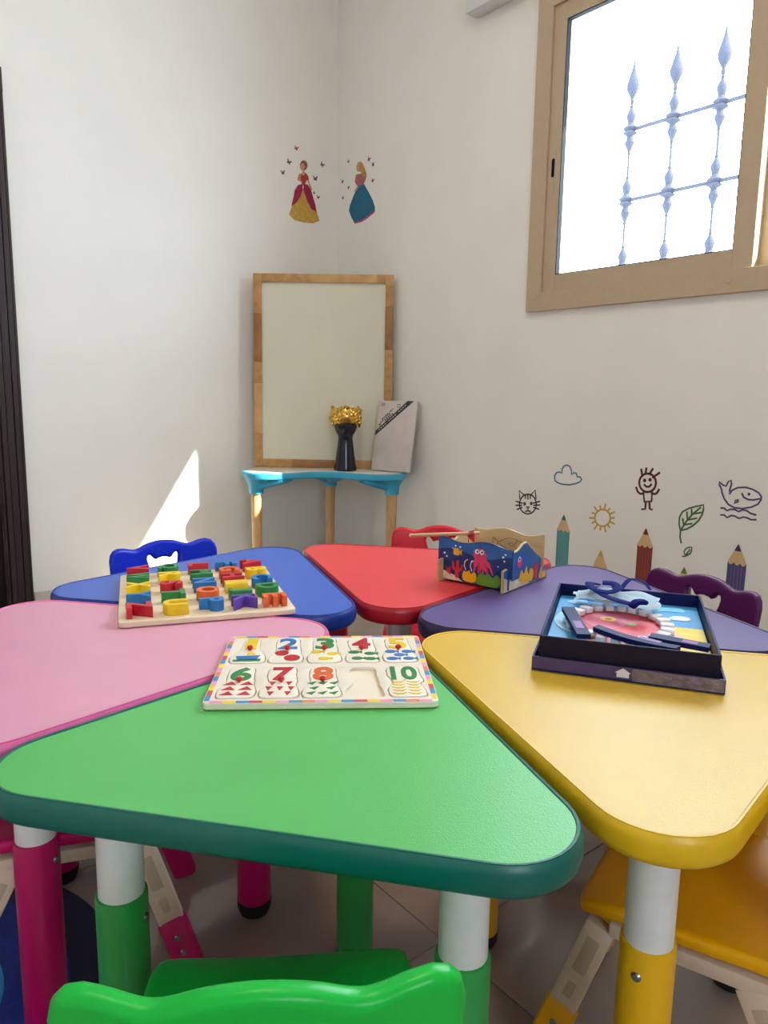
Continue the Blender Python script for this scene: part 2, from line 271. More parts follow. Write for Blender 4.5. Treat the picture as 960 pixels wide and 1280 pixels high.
def glass_mat():
    m = bpy.data.materials.new('clear_window_glass'); m.use_nodes = True; nt = m.node_tree
    nt.nodes.remove(nt.nodes['Principled BSDF']); out = nt.nodes['Material Output']
    t = nt.nodes.new('ShaderNodeBsdfTransparent'); t.inputs['Color'].default_value = (0.95, 0.97, 0.97, 1)
    g = nt.nodes.new('ShaderNodeBsdfGlossy'); g.inputs['Roughness'].default_value = 0.02
    lw = nt.nodes.new('ShaderNodeLayerWeight'); lw.inputs['Blend'].default_value = 0.5
    pw_ = nt.nodes.new('ShaderNodeMath'); pw_.operation = 'POWER'; pw_.inputs[1].default_value = 4.0; nt.links.new(lw.outputs['Facing'], pw_.inputs[0])
    fr = nt.nodes.new('ShaderNodeMath'); fr.operation = 'MULTIPLY_ADD'; fr.inputs[1].default_value = 0.4; fr.inputs[2].default_value = 0.03; nt.links.new(pw_.outputs[0], fr.inputs[0])
    n = nt.nodes.new('ShaderNodeTexNoise'); n.inputs['Scale'].default_value = 3
    bp = nt.nodes.new('ShaderNodeBump'); bp.inputs['Strength'].default_value = 0.02
    mx = nt.nodes.new('ShaderNodeMixShader')
    nt.links.new(n.outputs['Fac'], bp.inputs['Height']); nt.links.new(bp.outputs['Normal'], g.inputs['Normal'])
    nt.links.new(fr.outputs[0], mx.inputs['Fac']); nt.links.new(t.outputs[0], mx.inputs[1]); nt.links.new(g.outputs[0], mx.inputs[2])
    nt.links.new(mx.outputs[0], out.inputs['Surface'])
    return m
M_GLASS = glass_mat()

def struct(name, bm, m, parent=None, sm=False):
    o = obj(name, bm, m, parent, sm=sm)
    if parent is None: o['kind'] = 'structure'
    return o

# floor: grout bed with separate tiles
floor = struct('floor', box((-0.2, -0.2, -0.12), (RX + 0.2, RY + 0.2, -0.004)), M_GROUT)
T = 0.6; tile_me = None
ntx, nty = int(RX / T) + 1, int(RY / T) + 1
TX0, TY0 = 0.36, 0.18
for i in range(-1, ntx):
    for j in range(-1, nty):
        x0, x1 = max(TX0 + i * T, 0), min(TX0 + (i + 1) * T, RX); y0, y1 = max(TY0 + j * T, 0), min(TY0 + (j + 1) * T, RY)
        if x1 - x0 < 0.02 or y1 - y0 < 0.02: continue
        if abs(x1 - x0 - T) < 1e-6 and abs(y1 - y0 - T) < 1e-6:
            if tile_me is None:
                o = obj('floor_tile', box((-T / 2 + .0013, -T / 2 + .0013, -0.01), (T / 2 - .0013, T / 2 - .0013, 0), 0.0008), M_TILE, floor, (x0 + T / 2, y0 + T / 2, 0), sm=False); tile_me = o.data
            else: obj('floor_tile', tile_me, None, floor, (x0 + T / 2, y0 + T / 2, 0), sm=False)
        else:
            obj('floor_tile', box((x0 + .0013, y0 + .0013, -0.01), (x1 - .0013, y1 - .0013, 0), 0.0008), M_TILE, floor, sm=False)
struct('ceiling', box((-0.2, -0.2, RZ), (RX + 0.2, RY + 0.2, RZ + 0.15)), M_CEIL)

def wall_with_hole(axis, pos0, pos1, length, h, hole):
    """axis 'x': wall is a slab in x between pos0..pos1, running along y; hole=(a0,a1,z0,z1)"""
    bm = bmesh.new(); a0, a1, z0, z1 = hole
    for lo, hi in (((-0.2, 0), (a0, h)), ((a1, 0), (length + 0.2, h)), ((a0, 0), (a1, z0)), ((a0, z1), (a1, h))):
        if hi[0] - lo[0] < 1e-4 or hi[1] - lo[1] < 1e-4: continue
        if axis == 'x': bm_box(bm, (pos0, lo[0], lo[1]), (pos1, hi[0], hi[1]))
        else: bm_box(bm, (lo[0], pos0, lo[1]), (hi[0], pos1, hi[1]))
    bmesh.ops.remove_doubles(bm, verts=bm.verts[:], dist=1e-5)
    return bm
WY0, WY1, WZ0, WZ1 = 1.385, 3.0, 1.32, 2.465
struct('wall_right', wall_with_hole('x', -0.2, 0.0, RY, RZ, (WY0, WY1, WZ0, WZ1)), M_WALL)
DX0, DX1, DZ1 = 1.70, 2.62, 2.15
struct('wall_left', wall_with_hole('y', -0.2, 0.0, RX, RZ, (DX0, DX1, 0.0, DZ1)), M_WALL)
struct('wall_near_left', box((RX, -0.2, 0), (RX + 0.2, RY + 0.2, RZ)), M_WALL)
struct('wall_near_right', wall_with_hole('y', RY, RY + 0.2, RX, RZ, (2.375, 3.025, 1.25, 2.05)), M_WALL)  # opening in this unseen wall is added to let in fill daylight
struct('baseboard_left', box((0.012, 0.0005, 0.0005), (1.618, 0.012, 0.08), 0.002), M_BASE)
struct('baseboard_right', box((0.0005, 0.0005, 0.0005), (0.012, RY - 0.001, 0.08), 0.002), M_BASE)
# unseen slab added outside the window to trim the sun patch indoors
struct('sun_cutoff_slab', box((-0.6, -0.5, 2.914), (-0.2, RY, 3.06)), M_SILL)

# door at the left edge: fluted dark casing and leaf
door = struct('door_1', box((DX0 + 0.002, -0.10, 0.002), (DX1 - 0.002, -0.06, DZ1 - 0.001), 0.0005), M_DARKWOOD)
for s, x0 in ((1, 1.624), (-1, DX1 - 0.02)):
    bm = bmesh.new(); wv = 0.1
    for k, (u0, u1, d) in enumerate(((0, .012, .026), (.014, .034, .034), (.036, .064, .030), (.066, .086, .034), (.088, .10, .026))):
        bm_box(bm, (x0 + u0, 0.0005, 0), (x0 + u1, d, DZ1 + 0.06), 0.003)
    bm_box(bm, (x0 + .001, 0.0005, 0), (x0 + .099, 0.02, DZ1 + 0.06))
    struct('door_casing', bm, M_DARKWOOD, door)
struct('door_casing', box((1.624, 0.0005, DZ1 - 0.03), (DX1 + 0.08, 0.03, DZ1 + 0.062), 0.003), M_DARKWOOD, door)
struct('door_jamb', box((DX0 - 0.001, -0.199, 0.0), (DX0 + 0.03, 0.02, DZ1 - 0.001), 0.002), M_DARKWOOD, door)
for z0, z1 in ((0.2, 0.95), (1.1, 1.95)):
    struct('door_panel', box((DX0 + 0.16, -0.062, z0), (DX1 - 0.16, -0.05, z1), 0.006), M_DARKWOOD, door)

# window in the right wall: outer frame, near sash, far sash
def rect_frame(bm, y0, y1, z0, z1, wd, x0, x1, bev=0.002):
    """mitred-looking frame from four bars"""
    bm_box(bm, (x0, y0, z0), (x1, y0 + wd, z1), bev); bm_box(bm, (x0, y1 - wd, z0), (x1, y1, z1), bev)
    bm_box(bm, (x0, y0 + wd, z0), (x1, y1 - wd, z0 + wd), bev); bm_box(bm, (x0, y0 + wd, z1 - wd), (x1, y1 - wd, z1), bev)
def mitre_frame(y0, y1, z0, z1, wd, x0, x1):
    out = []
    O = [(y0, z0), (y1, z0), (y1, z1), (y0, z1)]; I = [(y0 + wd, z0 + wd), (y1 - wd, z0 + wd), (y1 - wd, z1 - wd), (y0 + wd, z1 - wd)]
    for k in range(4):
        bm = bmesh.new(); q = [O[k], O[(k + 1) % 4], I[(k + 1) % 4], I[k]]
        a = [bm.verts.new((x0, *p)) for p in q]; b = [bm.verts.new((x1, *p)) for p in q]
        bm.faces.new(a); bm.faces.new(b)
        for i in range(4): bm.faces.new((a[i], a[(i + 1) % 4], b[(i + 1) % 4], b[i]))
        bmesh.ops.bevel(bm, geom=bm.edges[:], offset=0.0009, segments=1, affect='EDGES'); out.append(bm)
    return out
win = bpy.data.objects.new('window_1', None); COL.objects.link(win); win['kind'] = 'structure'
for bm in mitre_frame(1.368, 3.02, 1.303, 2.485, 0.073, -0.085, 0.022): struct('outer_frame', bm, M_ALU, win)
def sash(y0, y1, z0, z1, x0, x1, wl, wr, wb):
    s = struct('sash', box((x0, y0, z0), (x1, y0 + wl, z1), 0.0012), M_ALU, win)
    struct('sash_stile', box((x0, y1 - wr, z0), (x1, y1, z1), 0.0012), M_ALU, s)
    struct('sash_rail', box((x0, y0 + wl, z0), (x1, y1 - wr, z0 + wb), 0.0012), M_ALU, s)
    struct('sash_rail', box((x0, y0 + wl, z1 - wb), (x1, y1 - wr, z1), 0.0012), M_ALU, s)
    xm = (x0 + x1) / 2 - 0.006
    g = struct('glass_pane', box((xm - 0.002, y0 + wl - 0.005, z0 + wb - 0.005), (xm + 0.002, y1 - wr + 0.005, z1 - wb + 0.005)), M_GLASS, s)
    bm = bmesh.new(); rect_frame(bm, y0 + wl - 0.0005, y1 - wr + 0.0005, z0 + wb - 0.0005, z1 - wb + 0.0005, 0.0035, xm + 0.003, x1 - 0.001, 0)
    struct('glazing_seal', bm, M_SEAL, s)
    return s
s1 = sash(1.4415, 2.272, 1.3765, 2.4115, -0.028, 0.012, 0.060, 0.066, 0.060)
s2 = sash(2.245, 2.9465, 1.3765, 2.4115, -0.078, -0.034, 0.060, 0.066, 0.060)
struct('latch_plate', box((0.012, 1.460, 1.74), (0.0135, 1.478, 1.90), 0.0005), M_ALU, s1)
o = obj('latch_slot', plate([rrect(-0.0065, -0.034, 0.0065, 0.034, 0.0062)], 0.002, 0.0003), M_SEAL, s1); onto_right_wall(o, 1.4685, 1.835, 0.0142)
o = obj('screw_cap', lathe([(0, 0.004), (0.006, 0.003), (0.009, 0)], 14), M_ALU, win); onto_right_wall(o, 2.205, 1.338, 0.0222)
# casing above the window corner
vc = thing('blind_cassette', 'long white plastic box fixed to the wall above the window', 'blind cassette', (0, 0, 0))
obj('box_body', box((0.001, 1.02, 2.515), (0.075, 3.2, 2.68), 0.006), M_WPLASTIC, vc)
obj('front_cover', box((0.0751, 1.03, 2.56), (0.083, 3.19, 2.675), 0.004), M_WPLASTIC, vc)

# round lamp added over the tables, out of view, for warm fill light
def fill_lamp_mat():
    m = bpy.data.materials.new('warm_fill_diffuser'); m.use_nodes = True; nt = m.node_tree; b = nt.nodes['Principled BSDF']
    n = nt.nodes.new('ShaderNodeTexNoise'); n.inputs['Scale'].default_value = 4; r = nt.nodes.new('ShaderNodeValToRGB')
    r.color_ramp.elements[0].color = (1.0, 0.74, 0.46, 1); r.color_ramp.elements[1].color = (1.0, 0.78, 0.50, 1)
    nt.links.new(n.outputs['Fac'], r.inputs['Fac']); nt.links.new(r.outputs['Color'], b.inputs['Emission Color']); b.inputs['Emission Strength'].default_value = 10.5
    b.inputs['Base Color'].default_value = (0.9, 0.88, 0.82, 1)
    return m
lp = thing('added_fill_lamp', 'added round white fill lamp with warm glowing diffuser, unseen above the tables', 'added lamp', (1.7, 2.3, RZ))
obj('fill_lamp_base', lathe([(0.27, 0.0), (0.27, -0.03), (0.255, -0.04)], 40), M_WPLASTIC, lp)
obj('fill_lamp_diffuser', lathe([(0.25, -0.04), (0.245, -0.06), (0.20, -0.085), (0.1, -0.10), (0, -0.104)], 40), fill_lamp_mat(), lp)

# iron railing beyond the window
FX = -2.5
rl = thing('iron_railing', 'spear-topped iron railing with ornate collars seen through the window', 'railing', (FX, 0, 0))
def railing_post():
    bm = lathe([(0.008, 1.2), (0.008, 3.02), (0.014, 3.03), (0.014, 3.05), (0.006, 3.06)], 10)
    return bm
post_me = spear_me = collar_me = None
for k in range(0, 7):
    y = 0.075 + 0.333 * k
    if post_me is None:
        p = obj('post', railing_post(), M_IRON, rl, (0, y, 0)); post_me = p.data
        sp = obj('spear', lathe([(0.006, 3.05), (0.02, 3.075), (0.042, 3.12), (0.044, 3.15), (0.030, 3.20), (0.012, 3.26), (0.004, 3.31), (0, 3.34)], 12), M_IRON, p); spear_me = sp.data
    else:
        p = obj('post', post_me, None, rl, (0, y, 0), sm=False); obj('spear', spear_me, None, p, sm=False)
    for zc in (2.85, 2.37, 1.89):
        if collar_me is None:
            prof = [(0.006, -0.17), (0.014, -0.16), (0.010, -0.145), (0.026, -0.11), (0.034, -0.085), (0.024, -0.06), (0.022, -0.04), (0.052, -0.022), (0.036, -0.008), (0.052, 0.012), (0.034, 0.028), (0.022, 0.045), (0.026, 0.065), (0.034, 0.09), (0.026, 0.115), (0.010, 0.145), (0.014, 0.16), (0.006, 0.17)]
            c = obj('collar', lathe(prof, 12), M_IRON, p, (0, 0, zc)); collar_me = c.data
        else: obj('collar', collar_me, None, p, (0, 0, zc), sm=False)
for zc in (2.85, 2.37, 1.89):
    obj('rail', box((-0.008, 0.04, zc - 0.012), (0.008, 2.3, zc + 0.012), 0.002), M_IRON, rl)

# ------------------------------------------------------------------ wall decals
LINE_COL = {'dk': (58, 50, 52), 'bl': (86, 122, 150), 'ye': (205, 170, 84), 'br': (92, 36, 34), 'gr': (74, 118, 66), 'pu': (84, 70, 104)}
LINE_LAB = {'cat': ('cat_decal', 'dark outline cat head sticker on the wall'), 'cloud': ('cloud_decal', 'blue outline cloud sticker on the wall'),
            'sun': ('sun_decal', 'yellow outline sun sticker with short rays on the wall'), 'kid': ('child_decal', 'brown outline smiling stick child sticker on the wall'),
            'leaf': ('leaf_decal', 'large green outline leaf sticker with veins on the wall'), 'small_leaf': ('leaf_decal', 'tiny green outline leaf sticker below the large leaf'),
            'whale': ('whale_decal', 'purple outline whale sticker above two wavy lines on the wall')}
for k, (o0, c, wd, strokes) in LINE_DECALS.items():
    nm, lab = LINE_LAB[k]
    o = obj(nm, ribbon(strokes, wd), mat('decal_line_' + c, LINE_COL[c], 0.6, 0.03), sm=False)
    onto_right_wall(tag(o, lab, 'wall decal', 'outline stickers on the wall'), *o0)

M_PWOOD = mat('pencil_decal_wood', (214, 178, 128), 0.6, 0.03)
for nm, y, ztip, c1, c2, cst in (('teal', 1.5994, 0.501, (86, 150, 152), (60, 118, 122), (112, 170, 170)), ('yellow', 1.782, 0.387, (226, 190, 110), (206, 166, 84), (236, 206, 140)),
                            ('red', 1.967, 0.501, (134, 54, 46), (112, 40, 34), (152, 74, 62)), ('green', 2.125, 0.388, (96, 146, 84), (70, 128, 62), (120, 166, 104)), ('purple', 2.3056, 0.50, (82, 74, 124), (62, 48, 96), (112, 106, 158))):
    t = thing('pencil_decal', '%s pencil sticker standing upright on the wall' % {'red': 'dark red'}.get(nm, nm), 'wall decal', group='pencil stickers')
    h = 0.031; zs = -0.062
    obj('pencil_body', poly([(-h, zs), (-h, -(ztip - 0.09)), (h, -(ztip - 0.09)), (h, zs)], 0.0006), mat('pencil_' + nm, c1, 0.6, 0.03), t, sm=False)
    for xs in (-0.017, -0.006, 0.006, 0.017):
        obj('pencil_stripe', ribbon([[(xs, zs - 0.012), (xs, -(ztip - 0.09))]], 0.0022, 0.0003, 0.0006), mat('pencil_stripe_' + nm, cst, 0.6, 0.03), t, sm=False)
    sc = [(h, zs)] + [(h - (2 * h) * (i + 0.5) / 24, zs - 0.009 * abs(math.sin(math.pi * 3 * (i + 0.5) / 24))) for i in range(24)] + [(-h, zs), (-0.0105, -0.02), (0.0105, -0.02)]
    obj('pencil_wood', poly(sc, 0.0004, 0.0007), M_PWOOD, t, sm=False)
    obj('pencil_lead', poly([(-0.0115, -0.022), (0, -0.024), (0.0115, -0.022), (0.001, 0.0), (-0.001, 0.0)], 0.0004, 0.0012), mat('pencil_lead_' + nm, c2, 0.6, 0.03), t, sm=False)
    onto_right_wall(t, y, ztip)

LADY_COL = {'yellow': (206, 164, 70), 'magenta': (160, 18, 66), 'red': (182, 62, 52), 'skin': (214, 160, 122), 'hair': (150, 84, 50), 'blue': (14, 106, 140), 'pink': (178, 78, 110), 'rose': (186, 110, 112), 'hair2': (196, 150, 92)}
for data, lab, put in ((LADY_RED, 'sticker of a lady in a red and yellow ball gown on the wall', onto_left_wall), (LADY_BLUE, 'sticker of a lady in a pink top and long blue skirt on the wall', onto_right_wall)):
    loc, shapes = data
    t = thing('lady_decal', lab, 'wall decal', group='lady stickers by the room corner')
    names = {'yellow': 'underskirt', 'magenta': 'overskirt', 'red': 'bodice', 'skin': 'skin', 'hair': 'hair', 'hair2': 'hair', 'blue': 'skirt', 'pink': 'hem', 'rose': 'top'}
    for i, (c, pts) in enumerate(shapes):
        obj(names[c], poly(pts, 0.0004, 0.0003 * i), mat('lady_decal_' + c, LADY_COL[c], 0.6, 0.10, 60), t, sm=False)
    if put is onto_left_wall: put(t, loc[0], loc[2])
    else: put(t, loc[1], loc[2])
BF_COL = {'red': (176, 40, 56), 'grey': (78, 78, 80), 'olive': (84, 86, 62), 'plum': (84, 66, 96), 'maroon': (120, 44, 54), 'brown': (112, 80, 68), 'navy': (50, 52, 72)}
BF_WORD = {'red': 'red', 'grey': 'dark grey', 'olive': 'olive green', 'plum': 'plum coloured', 'maroon': 'maroon', 'brown': 'brown', 'navy': 'navy blue'}
wing = [(0.02, 0.0), (0.25, 0.35), (0.8, 0.9), (1.0, 0.75), (0.85, 0.3), (0.5, 0.02), (0.72, -0.25), (0.6, -0.65), (0.3, -0.6), (0.06, -0.2)]
BF_AT = ['highest above the lady in the red gown', 'beside the hair of the lady in the red gown', 'out beyond the bare arm of the lady in the red gown', 'between the red-gowned lady\'s hair and the room corner', 'at the elbow of the lady in the red gown', 'beside the lower skirt of the lady in the red gown', 'tiny, at the hand of the lady in the red gown',
         'before the face of the lady in the blue skirt', 'above the hair of the lady in the blue skirt', 'behind the hair of the lady in the blue skirt', 'behind the back of the lady in the blue skirt', 'between the room corner and the blue-skirted lady\'s chest', 'beside the hand of the lady in the blue skirt', 'between the room corner and the long blue skirt']
for i, (wl, a, z, c, s) in enumerate(BUTTERFLIES):
    bm = poly([(x * s, y * s) for x, y in wing]); poly([(-x * s * .8, y * s) for x, y in wing][::-1], bm=bm); poly(ellipse(0, 0, s * .1, s * .55, 8), 0.0008, bm=bm)
    bmesh.ops.rotate(bm, verts=bm.verts[:], cent=(0, 0, 0), matrix=Matrix.Rotation(random.uniform(-.6, .6), 3, 'Z'))
    o = obj('butterfly_decal', bm, mat('butterfly_' + c, BF_COL[c], 0.6, 0.2, 200), sm=False)
    tag(o, '%s butterfly sticker %s' % (BF_WORD[c], BF_AT[i]), 'wall decal', 'butterfly stickers by the %s lady' % ('red' if wl == 'L' else 'blue'))
    (onto_left_wall if wl == 'L' else onto_right_wall)(o, a, z)

# ------------------------------------------------------------------ six triangular tables
TH = 0.545
def tri_ring(rho, r, z, n=12):
    out = []
    for k in range(3):
        a = math.radians(180 + 120 * k); cx, cy = 2 * (rho - r) * math.cos(a), 2 * (rho - r) * math.sin(a)
        for i in range(n + 1):
            t = a - math.radians(60) + math.radians(120) * i / n; out.append((cx + r * math.cos(t), cy + r * math.sin(t), z))
    return out
M_TUBE = mat('white_leg_tube', (226, 224, 220), 0.35, 0.02, 60)
M_FOOT = mat('black_rubber_foot', (24, 22, 30), 0.55, 0.1)
M_SCREW = mat('zinc_screw', (150, 150, 150), 0.3, 0.1, metal=0.9)
RHO, RC, RIM = 0.2212, 0.078, 0.0085
_rim_me = _panel_me = _tube_me = _sleeve_me = _foot_me = _screw_me = None
rho_o, rc_o = RHO + RIM, RC + RIM
def loft(rings, cap0=True, cap1=True):
    bm = bmesh.new(); R = [[bm.verts.new(p) for p in r] for r in rings]
    for a, b in zip(R, R[1:]):
        for i in range(len(a)): bm.faces.new((a[i], a[(i + 1) % len(a)], b[(i + 1) % len(a)], b[i]))
    if cap0: bm.faces.new(R[0][::-1])
    if cap1: bm.faces.new(R[-1])
    return bm
def make_table(colr, word, px, py, ang, panel_c, rim_c, sleeve_c, spot, leg_k=(.47, .47, .47), leg_off=None, sleeve_top=0.366):
    a = math.radians(ang); ox, oy = px + 0.0545 * math.cos(a), py + 0.0545 * math.sin(a)
    t = thing('triangular_table', '%s triangular children\'s table %s' % (word, spot), 'table', (ox, oy, 0), a, 'six triangular tables pushed together')
    rings = [tri_ring(rho_o - d, rc_o - d, TH + z) for d, z in ((RIM + .004, -.006), (RIM + .0005, -.0015), (RIM - .001, .0012), (RIM - .004, .0016), (.0045, .0004), (.0015, -.0035), (0, -.010), (0, -.024), (.002, -.031), (.006, -.035), (.014, -.0365), (.05, -.0365))]
    obj('table_rim', loft(rings, False, True), mat(colr + '_rim_plastic', rim_c, 0.38, 0.03, 20, 0.04, 400), t)
    obj('table_top', loft([tri_ring(RHO, RC, TH - .004), tri_ring(RHO, RC, TH)]), mat(colr + '_table_top', panel_c, 0.36, 0.02, 8, 0.22, 700), t)
    Ms = mat(colr + '_leg_plastic', sleeve_c, 0.32, 0.04)
    for k in range(3):
        v = math.radians(180 + 120 * k); dd = 2 * rho_o * (1 - leg_k[k]); lx, ly = dd * math.cos(v), dd * math.sin(v)
        if leg_off and k in leg_off: lx += leg_off[k][0]; ly += leg_off[k][1]
        lg = obj('leg', lathe([(0.0275, sleeve_top - .12), (0.0275, TH - .0365)], 28), M_TUBE, t, (lx, ly, 0))
        obj('leg_sleeve', lathe([(0.0285, .022), (0.031, .03), (0.0312, sleeve_top - .004), (0.0303, sleeve_top), (0.0276, sleeve_top + .001)], 28, cap=False), Ms, lg)
        obj('foot', lathe([(0.020, 0.0), (0.027, 0.003), (0.0318, 0.016), (0.0318, 0.03), (0.028, 0.032)], 28), M_FOOT, lg)
        for s in (0, 1):
            o = obj('screw', lathe([(0, .003), (.004, .0025), (.006, 0)], 12), M_SCREW, lg)
            aa = 0.6 + s * math.pi + k; o.location = (0.031 * math.cos(aa), 0.031 * math.sin(aa), sleeve_top - .03); o.rotation_euler = (0, math.pi / 2, aa)
    return t
make_table('green', 'green', 1.869, 2.652, 39.30, (92, 190, 98), (0, 98, 86), (46, 158, 74), 'with dark teal rim, number puzzle on top', leg_k=(.47, .485, .46))
make_table('yellow', 'yellow', 1.479, 2.810, 99.74, (220, 180, 56), (226, 180, 14), (236, 178, 10), 'with the dentist game on top', leg_off={1: (0.0, 0.0)}, leg_k=(.47, .385, .47))
make_table('purple', 'purple', 1.187, 2.527, 159.66, (92, 74, 132), (44, 36, 72), (74, 50, 120), 'with near-black rim, between the red and yellow tables', leg_k=(.47, .30, .26))
make_table('red', 'red', 1.248, 2.118, 220.79, (226, 62, 70), (176, 14, 34), (190, 20, 44), 'with the fishing game on top', leg_k=(.47, .34, .40))
make_table('blue', 'blue', 1.635, 1.980, 280.51, (62, 100, 196), (16, 54, 140), (24, 62, 160), 'with navy rim, beside the red table', leg_k=(.47, .28, .28))
make_table('pink', 'pink', 1.956, 2.246, 340.22, (226, 160, 184), (232, 106, 164), (190, 6, 92), 'with magenta legs, beside the green table', leg_k=(.5, .47, .52), sleeve_top=0.336)

# ------------------------------------------------------------------ children's chairs
M_CREAM = mat('cream_chair_frame', (222, 200, 176), 0.4, 0.03)
def chair_top(x):
    ax = abs(x) / 0.155
    if ax > 1: ax = 1
    # hump in the middle, dips, lobes
    z = 0.007 * math.exp(-(ax / 0.28) ** 2) - 0.010 * math.exp(-((ax - 0.5) / 0.17) ** 2)
    return z
def back_outline():
    pts = []
    lobes = [(0.128, 0.0), (0.142, -0.005), (0.151, -0.016), (0.155, -0.032), (0.155, -0.06), (0.150, -0.12), (0.143, -0.19), (0.135, -0.26), (0.12, -0.285), (0.06, -0.29)]
    top = [(x / 100 * 0.128, chair_top(x / 100 * 0.128)) for x in range(-100, 101, 5)]
    right = lobes; left = [(-x, y) for x, y in reversed(lobes)]
    return left + top[1:-1] + [(0.128, 0.0)][:0] + right
HOLE = [(-0.046, -0.030), (-0.044, -0.022), (-0.038, -0.019), (-0.032, -0.023), (-0.026, -0.031), (-0.020, -0.034), (-0.013, -0.031), (0, -0.029), (0.013, -0.031), (0.020, -0.034), (0.026, -0.031), (0.032, -0.023), (0.038, -0.019), (0.044, -0.022), (0.046, -0.030),
        (0.043, -0.045), (0.038, -0.06), (0.032, -0.074), (0.024, -0.083), (0.016, -0.082), (0.008, -0.074), (0, -0.072), (-0.008, -0.074), (-0.016, -0.082), (-0.024, -0.083), (-0.032, -0.074), (-0.038, -0.06), (-0.043, -0.045)]
def chair_meshes():
    # backrest, local: x lateral, y -> up; bent and leaned afterwards
    bm = plate([back_outline(), [(x, y - 0.011) for x, y in HOLE]], 0.022, 0.009, {'x': [i * 0.0155 for i in range(-9, 10)], 'y': [-0.03 * i for i in range(1, 10)]}, res=3)
    ZT = 0.553
    for v in bm.verts:
        x, up, d = v.co.x, v.co.y, v.co.z
        dist = -up                                   # distance below the top
        y = 0.19 - 0.022 * (x / 0.155) ** 2 * 1.0 + (0.0) - 0.16 * dist
        if dist > 0.20: y -= (dist - 0.20) ** 2 * 3.2
        v.co = Vector((x, y + d, ZT - dist * 0.985))
    back = bpy.data.meshes.new('backrest'); bmesh.ops.recalc_face_normals(bm, faces=bm.faces[:]); bm.to_mesh(bm and back); bm.free(); smooth(back, 40)
    # seat
    out = [(-0.13, 0.145), (-0.145, 0.05), (-0.152, -0.06), (-0.152, -0.135), (-0.136, -0.162), (-0.07, -0.170), (0, -0.172), (0.07, -0.170), (0.136, -0.162), (0.152, -0.135), (0.152, -0.06), (0.145, 0.05), (0.13, 0.145), (0, 0.15)]
    bm = plate([catmull(out, 4)], 0.022, 0.009, {'x': [i * 0.02 for i in range(-7, 8)], 'y': [i * 0.02 for i in range(-8, 8)]}, res=3)
    for v in bm.verts:
        x, y = v.co.x, v.co.y
        dz = 0.010 * (x / 0.15) ** 2 - 0.012 * max(0, (-y - 0.09) / 0.075) ** 2 + 0.012 * max(0, (y - 0.08) / 0.07) ** 2
        v.co.z += 0.287 + dz
    seat = bpy.data.meshes.new('seat'); bmesh.ops.recalc_face_normals(bm, faces=bm.faces[:]); bm.to_mesh(seat); bm.free(); smooth(seat, 40)
    return back, seat
BACK_ME, SEAT_ME = chair_meshes()
def bar(p, q, wx, wy, bev=0.003, ref=(0, 1, 0)):
    """rectangular bar from p to q"""
    p, q = Vector(p), Vector(q); z = (q - p); L = z.length; z.normalize(); x = Vector(ref).cross(z).normalized(); y = z.cross(x)
    M = Matrix(((x.x, y.x, z.x, p.x), (x.y, y.y, z.y, p.y), (x.z, y.z, z.z, p.z), (0, 0, 0, 1)))
    return box((-wx / 2, -wy / 2, 0), (wx / 2, wy / 2, L), bev), M
def make_chair(colr, c, label, x, y, back_ang, z=0.0, dark=None):
    t = thing('childrens_chair', label, 'chair', (x, y, z), math.radians(back_ang - 90), 'children\'s chairs around the tables')
    Mc = mat(colr + '_chair_plastic', c, 0.34, 0.03, 10, spec=0.3); Ml = mat(colr + '_chair_leg_sleeve', dark or c, 0.35, 0.03)
    b = BACK_ME.copy(); b.materials.append(Mc); obj('backrest', b, None, t, sm=False)
    s = SEAT_ME.copy(); s.materials.append(Mc); obj('seat', s, None, t, sm=False)
    for sx in (-1, 1):
        bm, M = bar((sx * 0.125, -0.12, 0.262), (sx * 0.122, 0.16, 0.262), 0.022, 0.028); bm.transform(M); rail = obj('seat_rail', bm, M_CREAM, t)
        for sy in (-1, 1):
            top, bot = Vector((sx * 0.126, sy * (0.132 if sy < 0 else 0.055), 0.258)), Vector((sx * 0.150, sy * (0.215 if sy < 0 else 0.185), 0.0))
            d = bot - top; mid = top + d * 0.50
            bm, M = bar(tuple(top), tuple(top + d * 0.6), 0.022, 0.040); bm.transform(M); leg = obj('leg', bm, M_CREAM, t)
            for (f0, f1, wq) in ((0.08, 0.30, 0.020), (0.36, 0.46, 0.014)):      # slots on both faces, their recess shade painted as darker cream
                bm, M = bar(tuple(top + d * f0), tuple(top + d * f1), 0.0232, wq, 0.002); bm.transform(M)
                obj('slot', bm, mat('cream_slot_shade', (196, 172, 148), 0.5, 0.03), leg)
            bm, M = bar(tuple(top + d * 0.5), tuple(bot - d.normalized() * 0.0), 0.030, 0.047, 0.011); bm.transform(M)
            for v in bm.verts: v.co.z = max(v.co.z, 0.0)
            sl = obj('leg_sleeve', bm, Ml, leg)
            for fz in (0.62, 0.72):
                o = obj('screw', lathe([(0, .003), (.004, .0025), (.006, 0)], 12), M_SCREW, sl); p = top + d * fz
                o.location = (p.x + sx * 0.0146, p.y, p.z); o.rotation_euler = (0, sx * math.pi / 2, 0)
        # cream cross bar under the seat, front and back
    for yy in (-0.105, 0.125):
        bm, M = bar((-0.115, yy, 0.262), (0.115, yy, 0.262), 0.018, 0.024, ref=(0, 1, 0)); bm.transform(M); obj('cross_bar', bm, M_CREAM, t)
    return t
def basis_local(o, ex, ey, ez, loc):
    ex, ey, ez = Vector(ex), Vector(ey), Vector(ez)
    o.matrix_local = Matrix(((ex.x, ey.x, ez.x, loc[0]), (ex.y, ey.y, ez.y, loc[1]), (ex.z, ey.z, ez.z, loc[2]), (0, 0, 0, 1)))
make_chair('green', (20, 186, 62), 'green plastic chair pulled up to the green table', 2.072, 2.870, 56.5)
